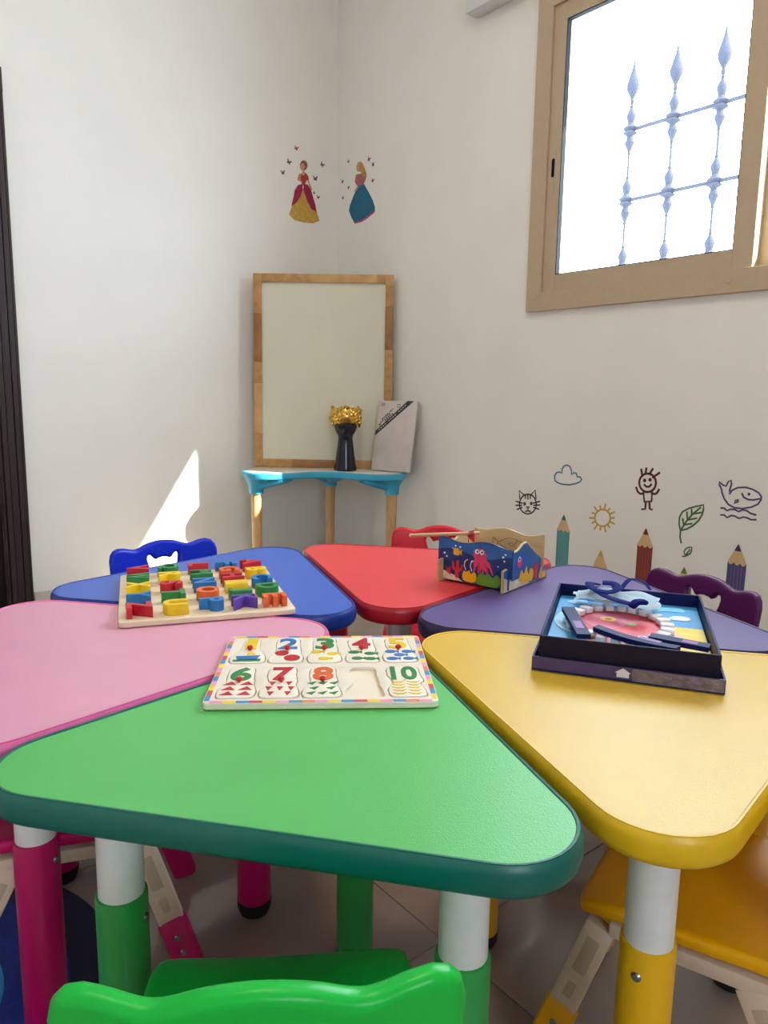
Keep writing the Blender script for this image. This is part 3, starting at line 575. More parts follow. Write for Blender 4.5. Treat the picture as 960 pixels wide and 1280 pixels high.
make_chair('blue', (12, 40, 190), 'blue plastic chair with cat-shaped hole behind the blue table', 1.612, 1.662, 272)
make_chair('purple', (84, 22, 84), 'dark purple plastic chair with cat-shaped hole behind the purple table', 0.923, 2.561, 171)
make_chair('red', (206, 20, 40), 'red plastic chair behind the red table', 0.939, 1.879, 226)
make_chair('yellow', (244, 176, 0), 'yellow plastic chair with cream legs under the yellow table', 1.426, 3.007, 107.6)
make_chair('pink', (196, 10, 96), 'magenta plastic chair pushed under the pink table', 2.103, 2.196, -20.0, z=0.003)

# round floor mat under the pink table
mt = thing('floor_mat', 'round blue floor mat with dark navy border under the magenta chair', 'mat', (2.40, 2.17, 0))
obj('mat_border', lathe([(0.30, 0.0), (0.372, 0.0), (0.3735, 0.0015), (0.372, 0.003), (0.30, 0.003)], 64, cap=False), mat('navy_mat_fabric', (12, 18, 56), 0.8, 0.15, 80, 0.3, 600), mt)
obj('mat_field', lathe([(0, 0.0), (0.301, 0.0), (0.301, 0.0028), (0, 0.0028)], 64), mat('blue_mat_fabric', (14, 40, 128), 0.8, 0.15, 80, 0.3, 600), mt)
obj('mat_motif', lathe([(0.12, 0.0027), (0.12, 0.0030), (0.20, 0.0030), (0.20, 0.0027)], 48, cap=False), mat('light_blue_mat_motif', (40, 130, 190), 0.8, 0.1, 80), mt)

# ------------------------------------------------------------------ corner table
CTZ = 0.592
cM, cEv, cEu = Vector((0.388, 0.4625)), Vector((-0.811, 0.586)), Vector((0.586, 0.811))
ct = thing('corner_table', 'small white-topped table with blue rim and wooden legs in the room corner', 'table', (cM.x, cM.y, 0), math.atan2(0.586, -0.811))
# local x = along e_v (to the right seen from the room), local y: rotate -> e_u = -local y
half = [(0.0, 0.008), (0.09, 0.03), (0.18, 0.085), (0.27, 0.118), (0.35, 0.09), (0.395, 0.015), (0.392, -0.08), (0.34, -0.19), (0.24, -0.30), (0.12, -0.365), (0.0, -0.375)]
outl = [(v, -u) for v, u in half] + [(-v, -u) for v, u in reversed(half[1:-1])]
outl = catmull(outl, 6)
M_CTB = mat('sky_blue_plastic', (60, 168, 206), 0.32, 0.03); M_CTT = mat('white_laminate', (230, 224, 212), 0.3, 0.02)
M_BEECH = mat('beech_wood_leg', (206, 164, 112), 0.45, 0.10, 20, stretch=(6, 6, 0.8))
o = obj('table_rim', plate([outl], 0.034, 0.008, res=3), M_CTB, ct, (0, 0, CTZ - 0.0175))
o = obj('table_top', plate([[(x * 0.965, (y - 0.13) * 0.965 + 0.13) for x, y in outl]], 0.004, 0.001), M_CTT, ct, (0, 0, CTZ - 0.002))
def fan_bracket(dx, dy):
    """ribbed socket under the top that fans inward"""
    bm = lathe([(0.034, CTZ - 0.105), (0.035, CTZ - 0.10), (0.036, CTZ - 0.07), (0.05, CTZ - 0.045), (0.056, CTZ - 0.034)], 24)
    a = math.atan2(dy, dx)
    for k in range(-2, 3):
        b = a + k * 0.30; L = 0.17 - 0.014 * abs(k)
        pts = [(0.02 * math.cos(b), 0.02 * math.sin(b), CTZ - 0.062), (L * 0.5 * math.cos(b), L * 0.5 * math.sin(b), CTZ - 0.052), (L * math.cos(b), L * math.sin(b), CTZ - 0.038)]
        tube(catmull(pts, 5, False), [0.030 - 0.018 * i / 10 for i in range(11)], 10, bm)
    return bm
for lx, ly, tx, ty in ((-0.325, -0.035, 1, 0.25), (0.325, -0.035, -1, 0.25), (0.02, 0.27, 0, -1)):
    lg = obj('leg', lathe([(0.017, 0.0), (0.019, 0.01), (0.024, 0.25), (0.0265, CTZ - 0.09)], 24), M_BEECH, ct, (lx, ly, 0))
    obj('leg_socket', fan_bracket(tx, ty), M_CTB, ct, (lx, ly, 0))

# ------------------------------------------------------------------ framed whiteboard
FL, FR = Vector((0.568, 0.100)), Vector((0.042, 0.545))
fw = (FR - FL).length; fx = (FR - FL).normalized(); fn = Vector((fx.y, -fx.x))
if fn.x < 0: fn = -fn
FH = 0.946
wb = thing('whiteboard', 'wood-framed blank whiteboard standing on the corner table', 'whiteboard')
lean = math.radians(1.5)
ez_ = Vector((fn.x * math.cos(lean), fn.y * math.cos(lean), math.sin(lean))); ey_ = Vector((-fn.x * math.sin(lean), -fn.y * math.sin(lean), math.cos(lean)))
mid = (FL + FR) / 2
basis(wb, (fx.x, fx.y, 0), ey_, ez_, (mid.x, mid.y, CTZ + 0.0005))
FWD = 0.040
def wood_frame_mat():
    m = mat('oak_frame_wood', (196, 150, 92), 0.45, 0.12, 14, 0.1, 90, stretch=(3, 3, 3), rgb2=(172, 122, 66))
    return m
M_OAK = wood_frame_mat(); M_OAK2 = mat('oak_frame_wood_pale', (210, 166, 108), 0.45, 0.12, 14, 0.1, 90, rgb2=(188, 140, 82)); M_OAK3 = mat('oak_frame_wood_dark', (170, 120, 70), 0.45, 0.12, 14, 0.1, 90, rgb2=(144, 98, 52))
def frame_blocks(x0, x1, y0, y1, horizontal, breaks, nm):
    L0, L1 = (x0, x1) if horizontal else (y0, y1); cuts = [0] + breaks + [1]
    first = None
    for i, (a, b) in enumerate(zip(cuts, cuts[1:])):
        p, q = L0 + (L1 - L0) * a, L0 + (L1 - L0) * b
        bm = box((p, y0, -0.011), (q, y1, 0.011), 0.0008) if horizontal else box((x0, p, -0.011), (x1, q, 0.011), 0.0008)
        obj('frame_block', bm, (M_OAK, M_OAK2, M_OAK, M_OAK3)[(i + nm) % 4], wb)
frame_blocks(-fw / 2, -fw / 2 + FWD, 0, FH, False, [0.18, 0.44, 0.55, 0.8], 0)
frame_blocks(fw / 2 - FWD, fw / 2, 0, FH, False, [0.3, 0.62, 0.84, 0.95], 1)
frame_blocks(-fw / 2 + FWD, fw / 2 - FWD, 0, FWD, True, [0.25, 0.6, 0.85], 2)
frame_blocks(-fw / 2 + FWD, fw / 2 - FWD, FH - FWD, FH, True, [0.4, 0.93], 0)
obj('board_panel', box((-fw / 2 + FWD - .004, FWD - .004, -0.008), (fw / 2 - FWD + .004, FH - FWD + .004, -0.002)), mat('cream_board_surface', (222, 218, 196), 0.3, 0.02, 3), wb)

# ------------------------------------------------------------------ vase: black head and neck with gold curls
vs = thing('head_vase', 'black ceramic head-and-neck vase with gold curly hair on the corner table', 'vase', (0.285, 0.490, CTZ + .0002), math.atan2(0.811, 0.586))
M_BLK = mat('glossy_black_ceramic', (14, 16, 34), 0.16, 0.05, coat=0.0); M_GOLD = mat('gold_leaf', (226, 184, 92), 0.22, 0.12, 60, metal=1.0)
bm = lathe([(0.050, 0), (0.056, 0.003), (0.056, 0.010), (0.050, 0.04), (0.043, 0.09), (0.037, 0.135), (0.035, 0.160), (0.038, 0.172)], 32)
obj('neck', bm, M_BLK, vs)
bm = bmesh.new(); bmesh.ops.create_uvsphere(bm, u_segments=32, v_segments=20, radius=1.0)
for v in bm.verts:
    x, y, z = v.co; cz = z
    sx, sy, sz = 0.060, 0.056, 0.085
    taper = 1.0 if z > 0 else 1.0 - 0.35 * z * z
    px_, py_, pz_ = x * sx * taper, y * sy * taper, z * sz
    if x > 0.55 and abs(y) < 0.25: px_ += 0.012 * math.exp(-((z + 0.12) / 0.16) ** 2) * (1 - abs(y) / 0.25)       # nose
    if x > 0.5: px_ += 0.004 * math.exp(-((z + 0.5) / 0.09) ** 2) * max(0, 1 - abs(y) / 0.3)                      # lips
    if x > 0.5: px_ -= 0.006 * math.exp(-((z - 0.12) / 0.12) ** 2) * math.exp(-((abs(y) - 0.36) / 0.14) ** 2)     # eyes
    v.co = Vector((px_ + 0.004, py_, pz_ + 0.225))
head = obj('head', bm, M_BLK, vs)
random.seed(11)
bm = lathe([(0.046, 0.30), (0.064, 0.302), (0.073, 0.285), (0.076, 0.255), (0.070, 0.235), (0.056, 0.226)], 40, cap=False)
lathe([(0.046, 0.30), (0.044, 0.25), (0, 0.245)], 40, cap=False, bm=bm)
hair = obj('hair', bm, M_GOLD, vs)
bm = bmesh.new()
for i in range(120):
    a = random.uniform(0, 2 * math.pi); front = math.cos(a)
    zlo = 0.238 if front > 0.3 else 0.222
    z = random.uniform(zlo, 0.304); r = 0.0725 if z < 0.288 else 0.064
    pts = []; k0 = random.uniform(0, 6.28); rr = random.uniform(0.007, 0.012)
    for s in range(9):
        q = k0 + s * 0.62; pts.append(((r + 0.006 * math.cos(q * .5)) * math.cos(a + rr / r * math.cos(q)), (r + 0.006 * math.cos(q * .5)) * math.sin(a + rr / r * math.cos(q)), z + rr * math.sin(q)))
    tube(pts, 0.0052, 6, bm)
tag(obj('curls', bm, M_GOLD, hair), kind='stuff')

# ------------------------------------------------------------------ artist canvas leaning by the whiteboard
cv = thing('art_canvas', 'small wrapped artist canvas with black diagonal label, leaning by the whiteboard', 'canvas')
ca, cb = Vector((0.178, 0.556)), Vector((0.098, 0.753)); cw = (cb - ca).length; cx_ = (cb - ca).normalized(); cn = Vector((cx_.y, -cx_.x))
if cn.x < 0: cn = -cn
cl = math.radians(12.5); CHH = 0.345
rollv = math.radians(0)
ezc = Vector((cn.x * math.cos(cl), cn.y * math.cos(cl), math.sin(cl))); eyc = Vector((-cn.x * math.sin(cl), -cn.y * math.sin(cl), math.cos(cl)))
basis(cv, (cx_.x, cx_.y, 0), eyc, ezc, ((ca.x + cb.x) / 2, (ca.y + cb.y) / 2, CTZ + .0045))
M_CANV = mat('off_white_canvas', (214, 202, 196), 0.5, 0.04, 14, 0.2, 900); M_LBL = mat('charcoal_label_print', (58, 56, 56), 0.5, 0.05)
obj('canvas_block', box((-cw / 2, 0, -0.018), (cw / 2, CHH, 0.0), 0.003), M_CANV, cv)
obj('diagonal_band', poly([(-cw / 2, CHH * 0.49), (-cw / 2, CHH * 0.56), (cw / 2 - .055, CHH), (cw / 2 - .02, CHH)], 0.0004, 0.0001), M_LBL, cv, sm=False)
diag = math.atan2(CHH * 0.44, cw - .055)
def lblmark(nm, x, y, wd, h, m=None):
    """short printed line parallel to the band"""
    c, s = math.cos(diag), math.sin(diag)
    pts = [(x + a * c - b * s, y + a * s + b * c) for a, b in ((-wd / 2, -h / 2), (wd / 2, -h / 2), (wd / 2, h / 2), (-wd / 2, h / 2))]
    return obj(nm, poly(pts, 0.0004, 0.0006), m or M_LBL, cv, sm=False)
random.seed(3)
for i, (x, y, n) in enumerate(((-.055, .262, 6), (-.045, .283, 7), (-.03, .245, 0), (-.036, .268, 5))):
    for k in range(n):
        off = (k - n / 2) * 0.0115
        lblmark('print_mark', x + off * math.cos(diag), y + off * math.sin(diag), random.uniform(.006, .010), random.uniform(.004, .008))
obj('print_mark', poly(ellipse(-.085, .225, .009, .009, 4), .0004, .0004), mat('gold_stamp', (150, 120, 70), .4, .05), cv, sm=False)
obj('print_mark', ribbon([rrect(-.0, .313, .014, .328, .003) + [rrect(-.0, .313, .014, .328, .003)[0]]], .0025, .0004, .0004), M_LBL, cv, sm=False)
for k in range(8):
    a = k * math.pi / 4
    obj('print_mark', ribbon([[(-.08 + .004 * math.cos(a), .325 + .004 * math.sin(a)), (-.08 + .012 * math.cos(a), .325 + .010 * math.sin(a))]], .002, .0004, .0004), M_LBL, cv, sm=False)
M_WTXT = mat('white_print', (220, 216, 212), 0.5, 0.02)
for k in range(14):
    f = 0.12 + 0.74 * k / 13; x = -cw / 2 + (cw - .04) * f; y = CHH * (0.525 + 0.475 * f)
    if k % 5 == 4: continue
    lblmark('print_mark', x, y, .007, .004, M_WTXT).location = (0, 0, 0)

# ------------------------------------------------------------------ alphabet puzzle
def quad_thing(name, label, cat, fl, fr, bl, z):
    """thing whose local x runs front-left -> front-right and local y towards the back"""
    fl, fr, bl = Vector(fl), Vector(fr), Vector(bl); W = (fr - fl).length; ex = (fr - fl).normalized(); D = abs((bl - fl).dot(Vector((-ex.y, ex.x))))
    t = thing(name, label, cat, (fl.x, fl.y, z), math.atan2(ex.y, ex.x))
    return t, W, D
TOPZ = TH + 0.0017
M_PLY = mat('pale_birch_plywood', (232, 210, 178), 0.5, 0.05, 10, 0.05, 200, stretch=(1, 6, 6)); M_PLYE = mat('plywood_cream', (238, 224, 198), 0.45, 0.03, 12)
PC = {'red': (196, 26, 44), 'green': (38, 134, 66), 'yellow': (240, 200, 10), 'blue': (24, 116, 186), 'orange': (226, 100, 40), 'purple': (92, 62, 160), 'pink': (236, 130, 170)}
PM = {k: mat('painted_wood_' + k, v, 0.38, 0.06, 30) for k, v in PC.items()}
lb, LW, LD = quad_thing('alphabet_board', 'light plywood alphabet puzzle board across the blue and pink tables', 'puzzle board', (1.969, 2.139), (1.661, 2.251), (1.844, 1.791), TOPZ)
flip = 1
obj('board', plate([rrect(0, 0, LW, LD, 0.012)], 0.010, 0.0015), M_PLY, lb, (0, 0, 0.005))
cols = [('VWXYZ', ('red', 'green', 'yellow', 'blue', 'red')), ('QRSTU', ('green', 'yellow', 'red', 'green', 'yellow')), ('LMNOP', ('red', 'green', 'blue', 'orange', 'blue')),
        ('FGHIJK', ('blue', 'orange', 'red', 'yellow', 'green', 'purple')), ('ABCDE', ('red', 'yellow', 'blue', 'green', 'orange'))]
ca_, sa_ = math.cos(lb.rotation_euler.z), math.sin(lb.rotation_euler.z)
for (letters, cs), u in zip(cols, (.115, .315, .52, .71, .89)):
    n = len(letters)
    for i, (L, c) in enumerate(zip(letters, cs)):
        v = 0.93 - (0.93 - 0.105) * i / (n - 1)
        me = text_mesh(L, 0.06, 0.020, 0.0016, 0.0006)
        wx, wy = me['wh']; sx = min(0.047 if n == 5 else 0.043, max(wx, 0.030)) / wx; sy = 0.046 / wy
        for q in me.vertices: q.co.x *= sx; q.co.y *= sy
        del me['wh']
        lx, ly = u * LW, v * LD
        o = obj('letter_block', me, PM[c]); tag(o, '%s wooden letter %s on the alphabet board' % (c, L), 'letter', 'wooden letters on the alphabet board')
        o.location = (lb.location.x + lx * ca_ - ly * sa_, lb.location.y + lx * sa_ + ly * ca_, TOPZ + 0.0103 + 0.0106)
        o.rotation_euler = (0, 0, lb.rotation_euler.z - math.pi / 2 + random.uniform(-.05, .05))

# ------------------------------------------------------------------ number puzzle
nb, NW, ND = quad_thing('number_board', 'cream wooden number puzzle board with striped coloured border on the green table', 'puzzle board', (1.998, 2.551), (1.734, 2.737), (1.845, 2.316), TOPZ)
cn_, sn_ = math.cos(nb.rotation_euler.z), math.sin(nb.rotation_euler.z)
M_NB = mat('number_board_cream', (236, 224, 204), 0.42, 0.03, 20); M_NBW = mat('number_piece_cream', (240, 230, 212), 0.42, 0.02, 20)
pw = 0.056
def piece_outline(k, grow=0.0):
    top = {1: 0.010, 4: 0.017, 7: 0.017, 10: 0.0205}.get(k, 0.0155)
    g = grow; w = 0.0232
    random.seed(100 + k); j = lambda: random.uniform(-.0012, .0012)
    P = [(-w + j(), -0.056), (0, -0.058 + j()), (w + j(), -0.055), (w + 0.003 + j(), -0.035), (w - 0.002 + j(), -0.012), (top + 0.006, 0.0), (top + 0.003, 0.025), (top + 0.001, 0.052), (0, 0.056), (-top - 0.002, 0.050), (-top - 0.004, 0.022), (-w + 0.006 + j(), -0.004), (-w - 0.003 + j(), -0.030)]
    P = catmull(P, 4)
    if g: P = [(x * (1 + g / 0.03), y * (1 + g / 0.055)) for x, y in P]
    return P
spots = {}
for k in range(1, 11):
    c, r = (k - 1) % 5, (k - 1) // 5
    spots[k] = (NW * (0.125 + 0.1875 * c), ND * ((0.745, 0.265)[r]))
holes = [[(x + spots[k][0], y + spots[k][1]) for x, y in piece_outline(k, 0.0021)] for k in spots]
obj('board_back', plate([rrect(0, 0, NW, ND, 0.008)], 0.004, 0.0006), M_PLYE, nb, (0, 0, 0.002))
obj('board_face', plate([rrect(0, 0, NW, ND, 0.008)] + holes, 0.005, 0.0004, res=1), M_NB, nb, (0, 0, 0.0066))
bcol = ['pink', 'yellow', 'blue', 'red', 'yellow', 'pink', 'blue', 'orange']; bi = 0
def border(x0, y0, x1, y1, n):
    global bi
    for i in range(n):
        a, b = i / n, (i + 1) / n
        px0, px1 = x0 + (x1 - x0) * a, x0 + (x1 - x0) * b; py0, py1 = y0 + (y1 - y0) * a, y0 + (y1 - y0) * b
        if abs(x1 - x0) > abs(y1 - y0): bm = box((px0, y0, 0.0091), (px1, y0 + 0.007, 0.0095))
        else: bm = box((x0, py0, 0.0091), (x0 + 0.007, py1, 0.0095))
        obj('border_segment', bm, mat('border_print_' + bcol[bi % 8], tuple(int(v * .8 + 255 * .2) for v in PC[bcol[bi % 8]]), .45, .02), nb, sm=False); bi += 1
border(0.009, 0.001, NW - 0.009, 0.001, 17); border(0.009, ND - 0.008, NW - 0.009, ND - 0.008, 17)
border(0.001, 0.009, 0.001, ND - 0.009, 15); border(NW - 0.008, 0.009, NW - 0.008, ND - 0.009, 15)
numcol = {1: 'yellow', 2: 'blue', 3: 'green', 4: 'red', 5: 'yellow', 6: 'green', 7: 'red', 8: 'orange', 10: 'green'}
piccol = {1: 'blue', 2: 'red', 3: 'yellow', 4: 'green', 5: 'blue', 6: 'red', 7: 'pink', 8: 'green', 10: 'yellow'}
picword = {1: 'boat', 2: 'tomatoes', 3: 'yellow fish', 4: 'green leaves', 5: 'blue fish', 6: 'melon slices', 7: 'red cones', 8: 'green leaves', 10: 'bananas'}
M_PEG = mat('red_peg', (200, 40, 34), 0.3, 0.05); M_INK = mat('piece_ink', (70, 60, 52), .6, .05)
def pic_shapes(k):
    r = []
    if k == 1:
        r = [([(-.024, -.030), (.024, -.026), (.018, -.046), (-.018, -.048)], 'blue'), ([(-.027, -.046), (.027, -.042), (.026, -.052), (-.026, -.054)], 'green'), ([(-.004, -.024), (.016, -.022), (.0, -.006)], 'yellow')]
    elif k == 2: r = [(ellipse(-.010, -.016, .014, .012), 'red'), (ellipse(.012, -.038, .016, .014), 'red')]
    elif k in (3, 5, 4):
        n = {3: 3, 5: 5, 4: 4}[k]; c = {3: 'yellow', 5: 'blue', 4: 'green'}[k]
        pos = {3: [(-.016, -.012), (.016, -.020), (0, -.042)], 5: [(-.017, -.012), (.017, -.012), (0, -.027), (-.016, -.044), (.017, -.044)], 4: [(-.016, -.014), (.016, -.020), (-.010, -.042), (.016, -.044)]}[k]
        for x, y in pos:
            r.append((ellipse(x, y, .0115, .007, 12), c)); r.append(([(x + .009, y), (x + .017, y + .006), (x + .017, y - .006)], c))
    elif k in (6, 7, 8):
        n = k; rows = {6: (2, 2, 2), 7: (2, 3, 2), 8: (3, 2, 3)}[k]; c = {6: 'red', 7: 'red', 8: 'green'}[k]
        for j, m in enumerate(rows):
            for i in range(m):
                x = (i - (m - 1) / 2) * (.030 if m == 2 else .020); y = -.008 - .018 * j
                if k == 7: r.append(([(x - .006, y + .006), (x, y - .008), (x + .006, y + .006)], c))
                elif k == 6: r.append(([(x - .012, y - .005), (x + .012, y - .005), (x + .002, y + .008)], c))
                else: r.append(([(x - .008, y), (x + .002, y - .006), (x + .009, y + .006)], c))
    else:
        for j in range(5):
            for i in range(2):
                x, y = (i - .5) * .028, -.006 - .0105 * j
                r.append(([(x - .013, y + .003), (x - .006, y - .003), (x + .006, y - .003), (x + .013, y + .004), (x + .005, y + .001), (x - .005, y + .001)], 'yellow'))
    return r
for k in (1, 2, 3, 4, 5, 6, 7, 8, 10):
    lx, ly = spots[k]
    t = thing('number_piece', 'cream puzzle piece with %s number %d and %s' % (numcol[k], k, picword[k]), 'puzzle piece', (nb.location.x + lx * cn_ - ly * sn_, nb.location.y + lx * sn_ + ly * cn_, TOPZ + 0.0042), nb.rotation_euler.z, 'pieces of the number puzzle')
    obj('piece_base', plate([piece_outline(k)], 0.006, 0.0005, res=1), M_NBW, t, (0, 0, 0.003))
    me = text_mesh(str(k), 0.06, 0.0008, 0.0018); wx, wy = me['wh']; sx = (0.040 if k == 10 else (0.018 if k == 1 else 0.031)) / wx; sy = 0.052 / wy
    for q in me.vertices: q.co.x *= sx; q.co.y *= sy
    del me['wh']
    obj('numeral', me, PM[numcol[k]], t, (0, 0.0285, 0.0064), sm=False)
    for pts, c in pic_shapes(k): obj('picture', poly([(x * .80, y) for x, y in pts], 0.0005, 0.006), PM[c], t, sm=False)
    if k != 10:
        obj('peg', lathe([(0.0022, 0.006), (0.0022, 0.0075), (0.0045, 0.0085), (0.0052, 0.011), (0.0035, 0.0135), (0, 0.0140)], 14), M_PEG, t, (0, -0.001, 0))
    else: obj('peg', lathe([(0.0022, 0.006), (0.0022, 0.007), (0, 0.0072)], 10), M_PLYE, t, (0, 0.002, 0))

# ------------------------------------------------------------------ fishing game box
fg = thing('fishing_game', 'wooden fishing game box printed with an octopus on the red and purple tables', 'toy', (1.254, 2.215, TOPZ), math.atan2(0.172, -0.04))
GW, GD, GH = 0.177, 0.182, 0.100            # local x: along the front to the right, local y: towards the camera is -? (set below)
M_SEA = mat('deep_sea_print', (22, 66, 124), 0.3, 0.22, 18, rgb2=(12, 40, 88)); M_SEA2 = mat('light_sea_print', (40, 104, 166), 0.3, 0.12, 25)
M_TOYW = mat('raw_toy_plywood', (200, 168, 120), 0.5, 0.08, 14, stretch=(1, 1, 5)); M_SAND = mat('sand_print', (226, 208, 178), 0.4, 0.1, 90)
M_CORAL = mat('coral_red_print', (206, 44, 50), .35, .05); M_OCTO = mat('octopus_pink_print', (216, 62, 100), .35, .05); M_WHT = mat('white_toy_print', (232, 234, 236), .35, .02); M_WEED = mat('weed_green_print', (96, 140, 40), .35, .08); M_FISHY = mat('fish_yellow_print', (238, 178, 24), .35, .05); M_BLKP = mat('black_print', (22, 20, 24), .4, .02)
# local frame: x right along the front, y = away from the camera side (back), z up. rotation gives x=(−0.226,0.974); y is then (−0.974,−0.226) = towards the back
def panel(name, outline, th, m, M, parent=fg):
    bm = plate([outline], th, 0.0008, res=1); bm.transform(M); return obj(name, bm, m, parent)
def vert(x, y, ang):   # stand a 2D outline (x, z) upright at (x,y) turned by ang
    return Matrix.Translation((x, y, 0)) @ Matrix.Rotation(ang, 4, 'Z') @ Matrix.Rotation(math.pi / 2, 4, 'X')
wavy = lambda x0, x1, z, amp, ph, n=24: [(x0 + (x1 - x0) * i / n, z + amp * math.sin(ph + 9.5 * i / n)) for i in range(n + 1)]
front = [(-0.008, 0.030), (0.0, 0.030), (0.0, 0.004), (GW, 0.004), (GW, 0.030), (GW + 0.008, 0.030)] + wavy(GW + 0.008, -0.008, 0.099, 0.0048, 4.6)
VF = vert(0, 0.012, 0)
pf = panel('front_panel', front, 0.006, M_SEA, VF)
def on_front(name, pts, m, z=0.0031, th=0.0005):
    bm = poly(pts, th, z); bm.transform(VF); return obj(name, bm, m, pf, sm=False)
on_front('wave_print', [(GW + 0.007, 0.090)] + [(GW + .007 - (GW + .014) * i / 20, 0.0965 + 0.0045 * math.sin(4.6 + 9.5 * i / 20)) for i in range(21)] + [(-0.007, 0.075)] + [(-.007 + (GW + .014) * i / 20, 0.072 + 0.007 * math.sin(7.5 * i / 20)) for i in range(21)], M_SEA2)
on_front('sand_print', [(0.001, 0.005), (0.06, 0.005), (0.045, 0.014), (0.02, 0.022), (0.001, 0.026)], M_SAND)
# octopus
oc = [(0.104 + 0.017 * math.cos(t), 0.073 + 0.015 * math.sin(t)) for t in [math.radians(a) for a in range(-20, 221, 20)]]
on_front('octopus_print', oc + [(0.086, 0.056), (0.092, 0.036), (0.098, 0.05), (0.106, 0.034), (0.111, 0.05), (0.122, 0.034), (0.122, 0.05), (0.136, 0.042), (0.130, 0.056), (0.122, 0.064)], M_OCTO, 0.0036)
for k in range(5):
    on_front('tentacle_print', catmull([(0.092 + .008 * k, 0.055), (0.090 + .010 * k, 0.045), (0.088 + .012 * k, 0.034), (0.091 + .012 * k, 0.032), (0.094 + .0105 * k, 0.044), (0.096 + .008 * k, 0.055)], 3), M_CORAL if k % 2 else M_OCTO, 0.0041)
for ex in (0.097, 0.109):
    on_front('eye_print', ellipse(ex, 0.080, 0.0055, 0.0055, 12), M_WHT, 0.0046); on_front('eye_print', ellipse(ex + .001, 0.0805, 0.0025, 0.0025, 10), M_BLKP, 0.0051)
on_front('fish_print', rrect(0.034, 0.064, 0.050, 0.080, 0.004) , M_FISHY, 0.0036); on_front('fish_print', [(0.049, 0.072), (0.056, 0.079), (0.056, 0.065)], M_FISHY, 0.0036)
on_front('coral_print', [(0.040, 0.012), (0.050, 0.012), (0.050, 0.026), (0.058, 0.030), (0.062, 0.044), (0.057, 0.044), (0.054, 0.036), (0.050, 0.034), (0.050, 0.052), (0.043, 0.052), (0.042, 0.034), (0.038, 0.036), (0.036, 0.048), (0.031, 0.048), (0.032, 0.032), (0.040, 0.026)], M_CORAL, 0.0036)
on_front('coral_print', [(0.016, 0.022), (0.028, 0.016), (0.028, 0.028), (0.024, 0.036), (0.020, 0.028), (0.016, 0.036)], M_CORAL, 0.0036)
on_front('plant_print', catmull([(0.062, 0.010), (0.092, 0.008), (0.096, 0.024), (0.090, 0.032), (0.082, 0.026), (0.078, 0.034), (0.070, 0.030), (0.062, 0.030)], 3), M_FISHY, 0.0036)
on_front('plant_print', catmull([(0.096, 0.007), (0.150, 0.006), (0.158, 0.024), (0.148, 0.034), (0.138, 0.026), (0.128, 0.034), (0.116, 0.030), (0.108, 0.034), (0.100, 0.024)], 3), M_WEED, 0.0036)
random.seed(5)
for k in range(16): on_front('bubble_print', ellipse(random.uniform(0.005, GW - 0.005), random.uniform(0.045, 0.088), (q := random.uniform(0.0012, 0.0028)), q, 8), M_WHT, 0.0033)
for k, x in enumerate((0.068, 0.084)):
    bm = ribbon([catmull([(x, 0.034), (x - .004, 0.046), (x, 0.056), (x + .005, 0.058)], 4, False)], 0.0016, 0.0005, 0.0036); bm.transform(VF); obj('seaweed_print', bm, M_WHT, pf, sm=False)
# side panels poke out past the front panel
def side_outline(h0): return [(-0.020, 0.0), (GD + 0.008, 0.0), (GD + 0.008, 0.008), (GD - 0.012, 0.045), (0.118, 0.075), (0.098, 0.089), (0.082, 0.100), (0.066, 0.099), (0.052, 0.091), (0.036, 0.086), (0.020, 0.085), (0.012, 0.055), (-0.004, 0.052), (-0.020, 0.050)]
ps = panel('side_panel', side_outline(0), 0.006, M_TOYW, vert(0.004, 0.012, math.pi / 2))
VS = vert(GW - 0.006, 0.012, math.pi / 2)
pr = panel('side_panel', side_outline(1), 0.006, M_TOYW, VS)
def on_side(name, pts, m, z=0.0031):
    bm = poly(pts, 0.0005, z); bm.transform(VS); return obj(name, bm, m, pr, sm=False)
on_side('sea_print', [(-0.018, 0.002), (GD + 0.005, 0.002), (GD + 0.005, 0.008), (GD - 0.014, 0.043), (0.117, 0.073), (0.097, 0.087), (0.081, 0.098), (0.067, 0.097), (0.052, 0.089), (0.036, 0.084), (0.022, 0.083), (0.013, 0.053), (-0.004, 0.05), (-0.018, 0.048)], M_SEA2)
on_side('sand_print', [(-0.018, 0.002), (0.10, 0.002), (0.085, 0.012), (0.05, 0.022), (0.02, 0.020), (-0.018, 0.034)], M_SAND, 0.0036)
on_side('fish_print', catmull([(0.03, 0.048), (0.045, 0.07), (0.07, 0.074), (0.085, 0.06), (0.07, 0.045), (0.045, 0.04)], 4), mat('royal_blue_print', (24, 90, 190), .35, .05), 0.0036)
on_side('fish_print', ellipse(0.05, 0.058, 0.013, 0.012, 14), M_OCTO, 0.0041); on_side('eye_print', ellipse(0.047, 0.066, 0.006, 0.006, 10), M_WHT, 0.0046); on_side('eye_print', ellipse(0.047, 0.066, 0.0028, 0.0028, 10), M_BLKP, 0.0051)
on_side('coral_print', catmull([(0.05, 0.016), (0.11, 0.006), (0.115, 0.03), (0.10, 0.036), (0.092, 0.022), (0.082, 0.044), (0.07, 0.028), (0.06, 0.04)], 3), M_FISHY, 0.0046)
on_side('coral_print', [(0.122, 0.008), (0.134, 0.006), (0.137, 0.026), (0.147, 0.040), (0.140, 0.041), (0.133, 0.030), (0.130, 0.046), (0.124, 0.046), (0.123, 0.030), (0.116, 0.038), (0.112, 0.036), (0.120, 0.022)], M_CORAL, 0.0046)
on_side('coral_print', catmull([(0.145, 0.006), (0.180, 0.004), (0.172, 0.022), (0.165, 0.016), (0.155, 0.030)], 3), M_FISHY, 0.0046)
